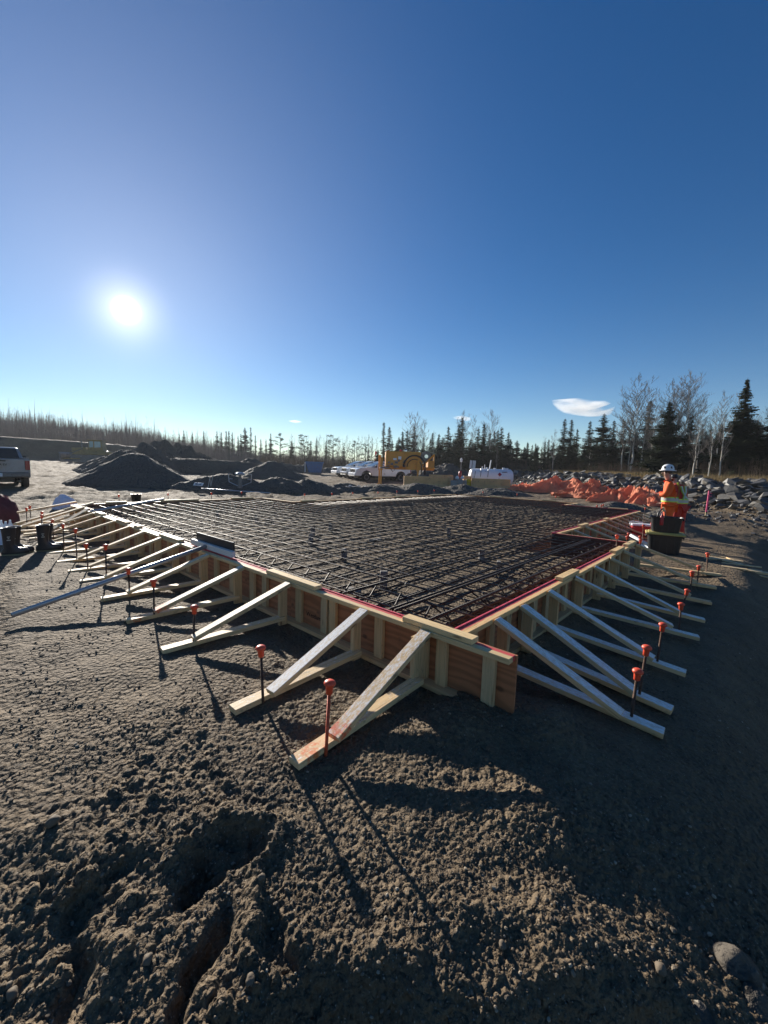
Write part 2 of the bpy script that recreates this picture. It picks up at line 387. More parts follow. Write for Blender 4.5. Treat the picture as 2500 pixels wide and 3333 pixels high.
G['machyellow'] = mat_plain('machine_yellow', (.62, .27, .025), .45, 0, .1, 2.5, .05, dirt=.15)
G['dozeryellow'] = mat_plain('faded_yellow', (.30, .21, .07), .5, 0, .15, 2.5, .05, dirt=.3)
G['steel'] = mat_plain('worn_steel', (.16, .155, .15), .5, .5, .2, 3, .2, dirt=.3)
G['tanblock'] = mat_plain('tan_painted_concrete', (.60, .35, .15), .75, 0, .12, 2.5, .3, dirt=.15)
G['yelblock'] = mat_plain('yellow_painted_concrete', (.55, .45, .03), .75, 0, .12, 4, .3, dirt=.2)
G['greyblock'] = mat_plain('pale_concrete', (.30, .29, .27), .85, 0, .15, 4, .4)
G['tankwhite'] = mat_plain('white_tank_paint', (.74, .76, .80), .4, 0, .05, 1.2, 0, dirt=.08)
G['blue'] = mat_plain('blue_skip_paint', (.035, .11, .26), .5, 0, .15, 2, .05, dirt=.2)
G['hivis'] = mat_plain('orange_work_cloth', (.80, .12, .015), .8, 0, .12, 10, .5)
G['hivisred'] = mat_plain('red_work_cloth', (.46, .03, .015), .8, 0, .15, 10, .5)
G['lime'] = mat_plain('lime_trim', (.55, .75, .08), .6, 0, .08, 10, .2)
G['silver'] = mat_plain('grey_reflective_tape', (.42, .45, .42), .35, 0, .06, 10, .1)
G['skin'] = mat_plain('skin', (.42, .24, .17), .55, 0, .08, 10, .1)
G['jeans'] = mat_plain('purple_grey_trousers', (.10, .09, .16), .8, 0, .15, 10, .3)
G['pink'] = mat_plain('fluorescent_pink_stake', (.85, .06, .20), .6, 0, .12, 10, .2)
G['bark'] = mat_plain('birch_bark', (.50, .46, .38), .8, 0, .35, 5, .4, dirt=.3, dirtc=(.07, .06, .05))
G['twig'] = mat_plain('grey_twigs', (.17, .145, .12), .85, 0, .25, 3, 0)
G['sbark'] = mat_plain('spruce_bark', (.07, .055, .042), .9, 0, .3, 5, .4)
G['aspen'] = mat_plain('bare_aspen_stems', (.24, .19, .15), .9, 0, .35, .3, 0)
G['ink'] = mat_plain('black_ink', (.012, .01, .01), .8, 0, .1, 5, 0)
G['brushed'] = mat_plain('flag_red', (.8, .06, .04), .7, 0, .1, 5, 0)

def mat_leaf(name, a, b_, trans=.25):
    m, n, b = new_mat(name); k = NB(n)
    oi = k.node('ShaderNodeObjectInfo').outputs['Random']; geo = k.node('ShaderNodeNewGeometry').outputs['Position']
    nz = k.noise(geo, 1.4, 4, .7)
    c = k.ramp(nz, [(.3, a), (.72, b_)])
    c = k.mix(1.0, c, k.ramp(oi, [(0, (.7, .75, .7)), (1, (1.25, 1.15, 1.0))]), 'MULTIPLY')
    k.link(c, b.inputs['Base Color']); b.inputs['Roughness'].default_value = .75
    b.inputs['Specular IOR Level'].default_value = .2
    tr = k.node('ShaderNodeBsdfTranslucent'); k.link(c, tr.inputs['Color'])
    mx = k.node('ShaderNodeMixShader'); mx.inputs[0].default_value = trans
    o = n.nodes['Material Output']
    k.link(b.outputs[0], mx.inputs[1]); k.link(tr.outputs[0], mx.inputs[2]); k.link(mx.outputs[0], o.inputs['Surface'])
    return m
G['needle'] = mat_leaf('spruce_needles', (.018, .028, .014), (.050, .062, .025))
G['grass'] = mat_leaf('dry_grass_blades', (.16, .115, .06), (.30, .22, .12), .35)
G['brush'] = mat_leaf('brown_brush', (.07, .052, .042), (.13, .10, .075), .2)
G['tarp'] = mat_leaf('orange_tarpaulin', (.72, .20, .11), (.88, .34, .21), .30)

def mat_rock(name):
    m, n, b = new_mat(name); k = NB(n)
    oi = k.node('ShaderNodeObjectInfo').outputs['Random']; geo = k.node('ShaderNodeNewGeometry').outputs['Position']
    c = k.ramp(oi, [(0, (.045, .045, .048)), (.6, (.085, .083, .08)), (1, (.22, .20, .165))])
    nz = k.noise(geo, 3.5, 6, .65)
    c = k.mix(1.0, c, k.ramp(nz, [(.3, .65), (.7, 1.25)]), 'MULTIPLY')
    c = k.mix(k.ramp(k.noise(geo, 1.7, 6, .7), [(.52, 0.0), (.66, .7)]), c, (.11, .092, .07))
    k.link(c, b.inputs['Base Color']); b.inputs['Roughness'].default_value = .6
    k.link(k.bump(k.noise(geo, 18.0, 5), .4, .02), b.inputs['Normal'])
    return m
G['rock'] = mat_rock('blast_rock')
def mat_pebble():
    m, n, b = new_mat('pebbles'); k = NB(n)
    geo = k.node('ShaderNodeNewGeometry'); c = k.ramp(geo.outputs['Random Per Island'], [(0, (.075, .056, .037)), (.55, (.13, .10, .07)), (.88, (.20, .16, .112)), (1, (.36, .30, .22))])
    k.link(c, b.inputs['Base Color']); b.inputs['Roughness'].default_value = .8; b.inputs['Specular IOR Level'].default_value = .3
    k.link(k.bump(k.noise(geo.outputs['Position'], 120.0, 3), .4, .003), b.inputs['Normal'])
    return m
G['pebble'] = mat_pebble()

# ------------------------------------------------------------------ object helpers
def link(name, me, mat=None, parent=None, loc=None, rot=None, scale=None):
    o = bpy.data.objects.new(name, me); col.objects.link(o)
    if me is not None and mat is not None and len(me.materials) == 0: me.materials.append(mat)
    if parent is not None: o.parent = parent
    if loc is not None: o.location = loc
    if rot is not None: o.rotation_euler = rot
    if scale is not None: o.scale = (scale,)*3 if isinstance(scale, (int, float)) else scale
    return o
def tag(o, label, cat, group=None, kind=None):
    if label: o['label'] = label
    if cat: o['category'] = cat
    if group: o['group'] = group
    if kind: o['kind'] = kind
    return o
def thing(name, label, cat, loc=(0, 0, 0), rz=0.0, group=None):
    o = link(name, None, loc=loc, rot=(0, 0, rz)); return tag(o, label, cat, group)
def mesh_np(name, V, F, smooth=False):
    me = bpy.data.meshes.new(name); me.from_pydata([tuple(v) for v in V], [], [tuple(f) for f in F]); me.update()
    if smooth: me.polygons.foreach_set('use_smooth', [True]*len(me.polygons))
    return me
def grid_mesh(name, V, nx, ny, wrap=False, smooth=True):
    """V: (ny, nx, 3) array"""
    V = V.reshape(-1, 3).astype(np.float32)
    i = np.arange(nx if wrap else nx-1); j = np.arange(ny-1); I, J = np.meshgrid(i, j)
    I2 = (I+1) % nx
    F = np.stack([J*nx+I, J*nx+I2, (J+1)*nx+I2, (J+1)*nx+I], -1).reshape(-1, 4)
    me = bpy.data.meshes.new(name); me.vertices.add(len(V)); me.vertices.foreach_set('co', V.ravel())
    me.loops.add(F.size); me.loops.foreach_set('vertex_index', F.ravel().astype(np.int32))
    me.polygons.add(len(F)); me.polygons.foreach_set('loop_start', np.arange(0, F.size, 4, dtype=np.int32))
    me.polygons.foreach_set('loop_total', np.full(len(F), 4, dtype=np.int32))
    me.polygons.foreach_set('use_smooth', np.full(len(F), smooth))
    me.update(calc_edges=True); me.validate(); return me
class MB:
    def __init__(s): s.V = []; s.F = []
    def add(s, V, F):
        b = len(s.V); s.V += [tuple(v) for v in V]; s.F += [tuple(i+b for i in f) for f in F]; return s
    def box(s, c, d, m=None, ch=0.0):
        hx, hy, hz = d[0]/2, d[1]/2, d[2]/2
        if ch <= 0:
            V = [Vector((x*hx, y*hy, z*hz)) for x in (-1, 1) for y in (-1, 1) for z in (-1, 1)]
            F = [(0, 1, 3, 2), (4, 6, 7, 5), (0, 4, 5, 1), (2, 3, 7, 6), (0, 2, 6, 4), (1, 5, 7, 3)]
        else:
            V, F = cham(hx, hy, hz, ch)
        if m is not None: V = [m @ v for v in V]
        c = Vector(c); return s.add([v+c for v in V], F)
    def tube(s, pts, r, n=6, cap=True):
        pts = [Vector(p) for p in pts]; rs = r if isinstance(r, (list, tuple)) else [r]*len(pts)
        rings = []; prev = None
        for i, p in enumerate(pts):
            t = (pts[min(i+1, len(pts)-1)]-pts[max(i-1, 0)]).normalized()
            if prev is None:
                a = Vector((0, 0, 1)) if abs(t.z) < .9 else Vector((1, 0, 0)); x = t.cross(a).normalized()
            else: x = (prev - t*prev.dot(t)).normalized()
            prev = x; y = t.cross(x)
            rings.append([p+(x*math.cos(2*math.pi*k/n)+y*math.sin(2*math.pi*k/n))*rs[i] for k in range(n)])
        V = [v for q in rings for v in q]; F = []
        for i in range(len(pts)-1):
            for k in range(n): F.append((i*n+k, i*n+(k+1) % n, (i+1)*n+(k+1) % n, (i+1)*n+k))
        if cap: F.append(tuple(range(n))[::-1]); F.append(tuple((len(pts)-1)*n+k for k in range(n)))
        return s.add(V, F)
    def lathe(s, prof, n=12, c=(0, 0, 0), axis='z'):
        V = []; F = []
        for (r, z) in prof:
            for k in range(n):
                a = 2*math.pi*k/n; q = (r*math.cos(a), r*math.sin(a), z)
                if axis == 'x': q = (z, q[0], q[1])
                if axis == 'y': q = (q[0], z, q[1])
                V.append(Vector(q)+Vector(c))
        for i in range(len(prof)-1):
            for k in range(n): F.append((i*n+k, i*n+(k+1) % n, (i+1)*n+(k+1) % n, (i+1)*n+k))
        F.append(tuple(range(n))[::-1]); F.append(tuple((len(prof)-1)*n+k for k in range(n)))
        return s.add(V, F)
    def prism(s, prof, y0, y1, taper=None):
        """side profile (x, z) pushed from y0 to y1"""
        n = len(prof); V = [(x, y0, z) for x, z in prof]+[(x, y1, z) for x, z in prof]
        F = [tuple(range(n)), tuple(range(2*n-1, n-1, -1))]+[(i, i+n, (i+1) % n+n, (i+1) % n) for i in range(n)]
        return s.add(V, F)
    def mesh(s, name='mesh', smooth=False, bev=0.0):
        me = bpy.data.meshes.new(name); me.from_pydata(s.V, [], s.F); me.update()
        bm = bmesh.new(); bm.from_mesh(me)
        if bev > 0:
            bmesh.ops.bevel(bm, geom=[e for e in bm.edges if len(e.link_faces) == 2 and e.calc_face_angle() > .5], offset=bev, segments=1, affect='EDGES', clamp_overlap=True)
        bmesh.ops.recalc_face_normals(bm, faces=bm.faces); bm.to_mesh(me); bm.free()
        if smooth: me.polygons.foreach_set('use_smooth', [True]*len(me.polygons))
        return me
def cham(hx, hy, hz, c):
    V = []; idx = {}
    for sx in (-1, 1):
        for sy in (-1, 1):
            for sz in (-1, 1):
                for a in range(3):
                    q = [sx*hx, sy*hy, sz*hz]
                    for b in range(3):
                        if b != a: q[b] -= (sx, sy, sz)[b]*c
                    idx[(sx, sy, sz, a)] = len(V); V.append(Vector(q))
    F = []
    for a in range(3):
        o = [b for b in range(3) if b != a]
        for s in (-1, 1):
            f = []
            for (p, q) in ((-1, -1), (1, -1), (1, 1), (-1, 1)):
                k = [0, 0, 0]; k[a] = s; k[o[0]] = p; k[o[1]] = q; f.append(idx[(*k, a)])
            F.append(f)
    for a in range(3):
        o = [b for b in range(3) if b != a]
        for p in (-1, 1):
            for q in (-1, 1):
                k1 = [0, 0, 0]; k1[o[0]] = p; k1[o[1]] = q; k1[a] = -1; k2 = list(k1); k2[a] = 1
                F.append([idx[(*k1, o[0])], idx[(*k1, o[1])], idx[(*k2, o[1])], idx[(*k2, o[0])]])
    for k in [(x, y, z) for x in (-1, 1) for y in (-1, 1) for z in (-1, 1)]: F.append([idx[(*k, a)] for a in range(3)])
    return V, F
_lc = {}
def lumber_mesh(L, wd, th, key=''):
    kk = (round(L, 2), wd, th, key)
    if kk not in _lc:
        m = MB(); m.box((0, 0, 0), (round(L, 2), wd, th), ch=.003); _lc[kk] = m.mesh('lumber')
    return _lc[kk]
def lumber(name, a, b, wd, th, mat, parent, side=None, key=''):
    """a length of timber from a to b: wd across (horizontal), th thick; a is its local +x end"""
    a = Vector(a); b = Vector(b); d = (a-b); L = d.length; x = d.normalized()
    y = (Vector((0, 0, 1)).cross(x) if abs(x.z) < .95 else Vector(side or (1, 0, 0)).cross(x)).normalized(); z = x.cross(y)
    me = lumber_mesh(L, wd, th, key+mat.name)
    o = link(name, me, mat, parent); o.matrix_world = Matrix((x, y, z)).transposed().to_4x4(); 
    mw = Matrix((x, y, z)).transposed().to_4x4(); mw.translation = (a+b)/2
    if parent is not None: o.matrix_parent_inverse = parent.matrix_world.inverted() if False else Matrix()
    o.matrix_basis = mw if parent is None else (Matrix.Translation(-Vector(parent.location)) @ mw)
    return o
def place(o, base):  # parts of things that stand unrotated at a base
    o.location = Vector(o.location)-Vector(base); return o

# ------------------------------------------------------------------ ground: one sheet to the horizon, finest where one stands
ang = np.concatenate([np.linspace(-56, 56, 620), np.linspace(56, 304, 60)[1:-1]])
rad = [.02, .2, .35]
while rad[-1] < 2500: 
    r_ = rad[-1]; rad.append(r_*(1.0048 if r_ < 4 else 1.0062 if r_ < 12 else 1.012 if r_ < 90 else 1.06))
rad = np.array(rad)
A, RR = np.meshgrid(np.radians(ang), rad)
X = RR*np.sin(A); Y = RR*np.cos(A); Z = terrain(X, Y)
Vg = np.stack([X, Y, Z], -1)
gm = grid_mesh('ground', Vg, len(ang), len(rad), wrap=True)
ground = link('ground', gm, G['ground']); tag(ground, None, None, kind='structure')
print('ground quads', len(gm.polygons))

# ------------------------------------------------------------------ the formwork
ORD = ['first', 'second', 'third', 'fourth', 'fifth', 'sixth', 'seventh', 'eighth', 'ninth', 'tenth', 'eleventh', 'twelfth', 'thirteenth', 'fourteenth']
PH = .44
def form_wall(u0, v0, u1, v1, nu, nv, label, stud_step=.41, ply='ply', ext=0.0, splices=(), studs=None, red=True, ply_h=PH, bottom=True, text=None):
    """one straight run of wall; (nu, nv) is its outward side in slab coordinates"""
    A = W(u0, v0); B = W(u1, v1); L = (B-A).length; d = (B-A).normalized()
    n3 = W(nu, nv)-W(0, 0); n3 = n3.normalized()
    base = Vector((A.x, A.y, -PH))
    t = thing('formwork_wall', label, 'form', base, 0, 'sides of the slab form')
    def at(s, off, z): return A + d*s + n3*off + Vector((0, 0, z))
    rot = math.atan2(d.y, d.x); side = 1 if Vector((-d.y, d.x, 0)).dot(n3) > 0 else -1
    # plywood sheets, 2.44 m long
    s = -ext; k = 0
    while s < L-.02:
        e = min(s+2.44, L); m = MB(); m.box((0, 0, 0), (e-s-.003, .018, ply_h), ch=.0015)
        o = link('plywood_sheet', m.mesh('plywood_sheet'), G[ply], t, at((s+e)/2, .009, -ply_h/2-.004)-base, (0, 0, rot))
        if red and s > -.01 or (red and ext > 0):
            m = MB(); a = max(s, 0); m.box((0, 0, 0), (e-a-.003, .0184, .012), ch=.002)
            link('painted_edge', m.mesh('painted_edge'), G['redpaint'], t, at((a+e)/2, .009, .0025)-base, (0, 0, rot))
        s = e; k += 1
    # top plates, lying flat outside the plywood
    s = -ext+.01; q = 0
    while s < L-.02:
        e = min(s+2.9+.5*(q % 2), L)
        kk = 'plate%d' % side
        m = MB(); m.box((0, 0, 0), (e-s-.004, .089, .038), ch=.003)
        me = m.mesh('top_plate')
        link('top_plate', me, G['plate'] if red else G['board'], t, at((s+e)/2, .0185+.0445, -.0195+.001*(q % 2))-base, (0, 0, rot if side < 0 else rot+math.pi))
        s = e; q += 1
    if bottom:
        m = MB(); m.box((0, 0, 0), (L+ext-.1, .089, .038), ch=.003)
        link('bottom_plate', m.mesh('bottom_plate'), G['stud'], t, at((L-ext)/2-.04, .0185+.0445, -PH+.02)-base, (0, 0, rot))
    pos = studs if studs is not None else [x*stud_step+.2 for x in range(int(L/stud_step)) if x*stud_step+.2 < L-.05]
    m = MB(); m.box((0, 0, 0), (.089, .038, PH-.078), ch=.003); sme = m.mesh('stud_flat'); sme.materials.append(G['stud'])
    # local x of the wood runs up the stud
    for p_ in pos:
        o = link('stud', lumber_mesh(PH-.078, .089, .038, 'stud'), G['stud'], t)
        mw = Matrix((Vector((0, 0, 1)), d*side, n3)).transposed().to_4x4()
        if abs(mw.to_3x3().determinant()+1) < .1: mw = Matrix((Vector((0, 0, 1)), -d*side, n3)).transposed().to_4x4()
        mw.translation = at(p_+rnd.uniform(-.02, .02), .0185+.0205+rnd.uniform(0, .004), -.039-(PH-.078)/2)-base
        o.matrix_basis = mw
    for (s0, s1) in splices:
        m = MB(); m.box((0, 0, 0), (s1-s0, .089, .038), ch=.003)
        link('splice_board', m.mesh('splice_board'), G['board'], t, at((s0+s1)/2, .055, .0205)-base, (0, 0, rot+rnd.uniform(-.012, .012)))
    return t, at, base, d, n3, rot
def braces(w, lst, first_mats=None):
    """lst: (s_top, s_foot, s_kicker_end) along the run, feet about a metre out"""
    t, at, base, d, n3, rot = w
    for i, q in enumerate(lst):
        st, sf, sk = q[:3]; out = q[3] if len(q) > 3 else 1.03
        mm = (first_mats or {}).get(i, (G['lumber'], G['lumber']) if i > 4 else (G['bracel'], G['lumber']))
        e = at(sk, out+.22, 0); gz = -.385
        g0 = tz(e.x, e.y)+.02; e.z = max(min(g0, gz+.01), -.47)
        a = at(sk+(st-sk)*.85+.02, .15, -.362)
        lumber('kicker', a, e, .089, .038, mm[1], t, key='k')
        # the brace stands on the kicker
        f = at(sf, out, 0); tt = (f-at(sk, out+.22, 0)).length
        f.z = e.z+(a.z-e.z)*((1.25-out)/1.15 if out > .5 else 0)+.045+.012
        lumber('brace', f, at(st, .13-.012, -.012), .089, .038, mm[0], t, key='b')
        # post on edge that both are nailed to
        o = link('post', lumber_mesh(PH-.045, .038, .089, 'post'), G['stud'], t)
        mw = Matrix((Vector((0, 0, 1)), -n3.cross(Vector((0, 0, 1))), n3)).transposed().to_4x4()
        if mw.to_3x3().determinant() < 0: mw = Matrix((Vector((0, 0, 1)), n3.cross(Vector((0, 0, 1))), n3)).transposed().to_4x4()
        mw.translation = at(st+.055, .108+.046, -.04-(PH-.045)/2)-base
        o.matrix_basis = mw

LB = [(.12, .07, .13), (.75, .70, .79), (1.81, 1.90, 1.98), (2.71, 2.80, 2.89), (3.58, 3.66, 3.80), (4.50, 4.54, 4.76), (5.19, 5.31, 5.44), (5.96, 5.98, 6.19), (6.69, 6.89, 7.02), (7.60, 7.86, 7.98), (8.53, 8.7, 8.8), (9.2, 9.4, 9.5), (9.75, 9.95, 10.0), (10.4, 10.6, 10.65), (11.0, 11.15, 11.2)]
wl = form_wall(-.05, 0, -.05, 11.45, -1, 0, 'long plywood form wall on the sunlit side, braced towards the boots', ext=.52,
               splices=((-.24, .36), (1.42, 2.26), (4.6, 5.35), (6.35, 6.55), (7.0, 7.6), (8.6, 9.1), (9.9, 10.4)),
               studs=[-.34, .02, .19, .66, 1.24, 1.36, 1.74, 2.38, 2.62, 3.1, 3.5, 3.95, 4.4, 4.85, 5.1, 5.5, 5.88, 6.3, 6.62, 7.1, 7.5, 7.95, 8.4, 8.8, 9.2, 9.6, 10, 10.4, 10.8, 11.2])
braces(wl, LB, {0: (G['spray'], G['sprayb']), 1: (G['brace'], G['lumber']), 2: (G['dirtyb'], G['lumber']), 3: (G['spray'], G['sprayb'])})
RB = [(.45, .43, .54), (.93, .82, .89), (1.56, 1.55, 1.63), (2.34, 2.60, 2.67), (3.10, 3.20, 3.36), (3.86, 4.12, 4.20), (4.64, 4.89, 5.03), (5.50, 5.85, 6.04)]
wr = form_wall(0, 0, 5.58, 0, 0, -1, 'near plywood form wall on the shaded side with braces whitened by frosting and painted sky sheen', splices=((2.01, 2.56), (4.26, 4.81), (5.08, 5.62)), stud_step=.3)
braces(wr, RB, {0: (G['brace'], G['brace']), 1: (G['brace'], G['brace']), 2: (G['brace'], G['brace']), 3: (G['brace'], G['brace']), 4: (G['brace'], G['brace'])})
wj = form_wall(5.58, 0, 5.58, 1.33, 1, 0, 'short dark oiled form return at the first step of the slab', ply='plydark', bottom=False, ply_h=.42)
w2 = form_wall(5.58, 1.33, 13.42, 1.33, 0, -1, 'farther form wall behind the first step, beside the red cooler', splices=((1.55, 2.1), (3.6, 3.9)))
SB = [6.5, 7.32, 7.91, 8.66, 9.33, 9.91, 10.5, 11.13, 11.81, 12.51, 13.15]
braces(w2, [(u-5.58, u-5.58+.18, u-5.58+.28, 1.0) for u in SB])
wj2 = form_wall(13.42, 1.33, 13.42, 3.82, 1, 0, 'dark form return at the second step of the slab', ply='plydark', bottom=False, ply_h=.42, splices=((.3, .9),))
w3 = form_wall(13.42, 3.82, 15.1, 3.82, 0, -1, 'short far form wall with four braces before the orange tarpaulins', red=False)
braces(w3, [(.3, .4, .45, 1.0), (.7, .8, .9, 1.0), (1.1, 1.2, 1.3, 1.0), (1.5, 1.6, 1.7, 1.0)])
w4 = form_wall(15.1, 3.82, 15.1, 9.4, 1, 0, 'far end form wall in front of the tan barriers', splices=((.8, 1.4), (3.3, 3.9)), red=False)
w5 = form_wall(15.1, 9.45, 5.35, 9.55, 0, 1, 'back form wall with pale boards along its top', splices=((1.2, 2.2), (4.0, 4.7), (6.0, 6.6), (8.8, 9.4)), red=False)
w6 = form_wall(5.35, 9.55, 5.35, 11.45, 1, 0, 'short step in the back form wall near the conical pile', splices=(), red=False)
w7 = form_wall(5.35, 11.45, -.05, 11.5, 0, 1, 'back form wall in front of the conical pile', splices=((.3, 1.1), (2.2, 3.3), (4.2, 4.7)), red=False)
for wv_, l_ in ((w5, [1, 2.6, 4.2, 5.8, 7.4, 9]), (w7, [.6, 1.9, 3.2, 4.6]), (w4, [1, 2.5, 4])):
    braces(wv_, [(s, s+.1, s+.15, .9) for s in l_])

# stencilled words on the plywood
def words(txt, size, mat, parent, mw, name='lettering', ext=.0004, bold=.0):
    c = bpy.data.curves.new(name, 'FONT'); c.body = txt; c.size = size; c.extrude = ext; c.offset = bold; c.align_x = 'CENTER'; c.align_y = 'CENTER'
    c.materials.append(mat); o = bpy.data.objects.new(name, c); col.objects.link(o)
    dg = bpy.context.evaluated_depsgraph_get(); me = bpy.data.meshes.new_from_object(o.evaluated_get(dg)); bpy.data.objects.remove(o)
    o = link(name, me, None, parent); o.matrix_basis = mw; return o
def on_wall(wv_, s, off, z):
    t, at, base, d, n3, rot = wv_
    z3 = Vector((0, 0, 1)); x = z3.cross(n3); m = Matrix((x, z3, n3)).transposed().to_4x4(); m.translation = at(s, off, z)-base; return m
words('BROWN', .052, G['ink'], wl[0], on_wall(wl, -.20, .0192, -.062), bold=.0008)
words('Westlam', .062, G['ink'], wl[0], on_wall(wl, 1.54, .0192, -.30), bold=.0006)

# ------------------------------------------------------------------ stakes with orange caps
def stake_meshes():
    m = MB(); m.tube([(0, 0, -.25), (0, 0, .0), (0, 0, 1)], .0095, 8); rod = m.mesh('rod', smooth=True)
    m = MB(); m.lathe([(.016, -.052), (.0185, -.05), (.021, -.012), (.022, -.004), (.031, .0), (.0335, .008), (.030, .017), (.020, .024), (.008, .027)], 16); cap = m.mesh('cap', smooth=True)
    return rod, cap
ROD, CAP = stake_meshes()
def stake(p, h, label, group, lean=(0, 0), rodm=None, capm=None, name='capped_stake'):
    t = thing(name, label, 'stake', p, rnd.uniform(0, 6), group); t.rotation_euler = (lean[0], lean[1], rnd.uniform(0, 6))
    r = link('rod', ROD.copy() if rodm else ROD, rodm or G['stake'], t)
    r.scale = (1, 1, h-.02)
    link('cap', CAP, capm or G['orange'], t, (0, 0, h))
    return t
LS = [(-1.12, .08, .345), (-1.11, .74, .33), (-1.06, 1.93, .29), (-1.07, 2.83, .33), (-1.03, 3.73, .28), (-1.04, 4.63, .42), (-1.07, 5.43, .32), (-1.05, 6.2, .44), (-1.06, 7.06, .42), (-1.05, 8.0, .40), (-1.1, 8.9, .40), (-1.0, 9.5, .40), (-1.15, 10.3, .42), (-1.0, 10.9, .42)]
for i, (u, v, h) in enumerate(LS):
    lab = ('all-orange sprayed stake at the brace nearest the slab corner' if i == 0 else
           'orange capped rusty stake at the %s sunlit brace from the slab corner' % ORD[i] if i != 3 else 'orange sprayed stake at the fourth sunlit brace, its brace foot sprayed too')
    stake(W(u, v, -.385), h+.015, lab, 'stakes along the sunlit braces', (rnd.uniform(-.05, .05), rnd.uniform(-.05, .05)), G['orangerod'] if i in (0, 3) else None)
RS = [(.53, -1.07, .25), (.89, -1.05, .29), (1.62, -1.05, .26), (2.68, -1.08, .20), (3.50, -1.02, .17), (4.22, -1.02, .27), (5.03, -1.03, .22), (6.0, -1.07, .28)]
for i, (u, v, h) in enumerate(RS):
    stake(W(u, v, -.40), h+.03, 'orange capped stake at the %s shaded brace from the slab corner' % ORD[i], 'stakes along the shaded braces', ((.0, .0), (.03, 0), (.05, .05), (0, .04), (.2, -.22), (0, 0), (.05, 0), (.12, .1))[i] and (rnd.uniform(-.04, .04), rnd.uniform(-.04, .04)) if i not in (4, 7) else (.12, .16))
for i, (u, v, h) in enumerate([(6.6, .22, .34), (6.95, .3, .36), (7.15, .1, .30), (8.3, .25, .42), (8.9, .2, .42), (9.6, .1, .40), (5.9, -.12, .40), (5.35, .12, .50), (14.0, 2.75, .4), (14.4, 2.7, .4), (14.9, 2.75, .4), (13.9, 1.2, .45)]):
    stake(W(u, v, -.40), h+.02, 'orange capped stake of the farther shaded braces, %s from the first step' % ORD[i], 'stakes of the farther shaded braces', (rnd.uniform(-.05, .05), rnd.uniform(-.05, .05)))
for i, (u, v, h) in enumerate([(1.2, 12.4, .45), (2.6, 12.5, .45), (4.0, 12.4, .45), (5.2, 12.5, .45), (6.6, 10.6, .45), (7.8, 10.5, .45), (9.0, 10.6, .45), (10.4, 10.5, .45), (11.8, 10.6, .45), (13.2, 10.5, .45), (14.6, 10.5, .45), (16.1, 8.6, .45), (16.1, 6.8, .45), (16.1, 5.0, .45)]):
    stake(W(u, v, -.40), h+.10, 'short orange capped stake behind the back form, %s from the conical pile' % ORD[i], 'stakes behind the back form', (rnd.uniform(-.05, .05), rnd.uniform(-.05, .05)))

# ------------------------------------------------------------------ reinforcing mat
mat_t = thing('rebar_mat', 'black two-layer reinforcing mat tied inside the wooden form', 'rebar', W(0, 0, -.33))
def runs(fn, lo, hi, m):
    xs = np.arange(lo, hi, .02); ok = fn(xs); out_ = []; st = None
    for x, o in zip(xs, ok):
        if o and st is None: st = x
        if not o and st is not None: out_.append((st, x)); st = None
    if st is not None: out_.append((st, hi))
    return [r_ for r_ in out_ if r_[1]-r_[0] > .5]
mb0 = Vector(mat_t.location)
def bar(p, q, r=.0085, n=6, name='rebar', mat=None, wob=.0035, seg=1.1):
    L = (q-p).length; k = max(2, int(L/seg)); pts = []
    ph = rnd.uniform(0, 6); sd = (q-p).normalized().cross(Vector((0, 0, 1)))
    for i in range(k+1):
        t = i/k; a = p.lerp(q, t)
        pts.append(a-mb0+Vector((0, 0, wob*math.sin(ph+t*L*1.7)))+sd*wob*.8*math.sin(ph*2+t*L*.9))
    m = MB(); m.tube(pts, r, n); me = m.mesh('rebar', smooth=True)
    return link(name, me, mat or G['rebar'], mat_t)
nb_ = 0
for layer, zt, step, r_ in ((0, -.045, .33, .0092), (1, -.25, .40, .0075)):
    o_ = 0 if layer == 0 else .13
    for j, v in enumerate(np.arange(.16+o_, 11.4, step)):
        vv = v+rnd.uniform(-.02, .02)
        for a, b in runs(lambda xs: inside_slab(xs, np.full_like(xs, vv), .05), 0, 15.1, 0):
            bar(W(a+.02, vv, zt-.018), W(b-.04, vv+rnd.uniform(-.02, .02), zt-.018), r_); nb_ += 1
            if layer == 0 and j % 8 == 2:
                bar(W(a+.02, vv+.022, zt-.014), W(min(b, a+5)-.04, vv+.03, zt-.02), r_); nb_ += 1
    for j, u in enumerate(np.arange(.14+o_, 15.1, step)):
        uu = u+rnd.uniform(-.02, .02)
        for a, b in runs(lambda xs: inside_slab(np.full_like(xs, uu), xs, .05), 0, 11.4, 0):
            bar(W(uu, a+.02, zt), W(uu+rnd.uniform(-.02, .02), b-.04, zt), r_*.95, mat=G['rebarb'] if layer == 0 else None); nb_ += 1
for e in (.08, .34):
    bar(W(e, .1, -.20), W(e, 11.3, -.20), .010); bar(W(.1, e, -.20), W(5.5, e, -.20), .010); nb_ += 2
for vv_, zz_, r_ in ((.27, -.028, .0125), (.60, -.026, .0135), (.66, -.03, .011), (.30, -.24, .011), (1.25, -.028, .0115)):
    bar(W(.05, vv_, zz_), W(5.5, vv_, zz_), r_, wob=.002); nb_ += 1
for i in range(30):
    v = .45+.34*i; a = W(.14, v, -.24); b = W(.33, v-.03+rnd.uniform(-.02, .02), .005+rnd.uniform(-.02, .02)); bar(a, b, .0085, wob=0); nb_ += 1
for i in range(15):
    u = .42+.34*i; a = W(u, .16, -.26); b = W(u-.05, .34, .0+rnd.uniform(-.03, .02)); bar(a, b, .0085, wob=0); nb_ += 1
    if i % 2 == 0: bar(W(u+.1, .62, -.055), W(u+.22, .32, -.27), .008, wob=0); nb_ += 1
print('bars', nb_)
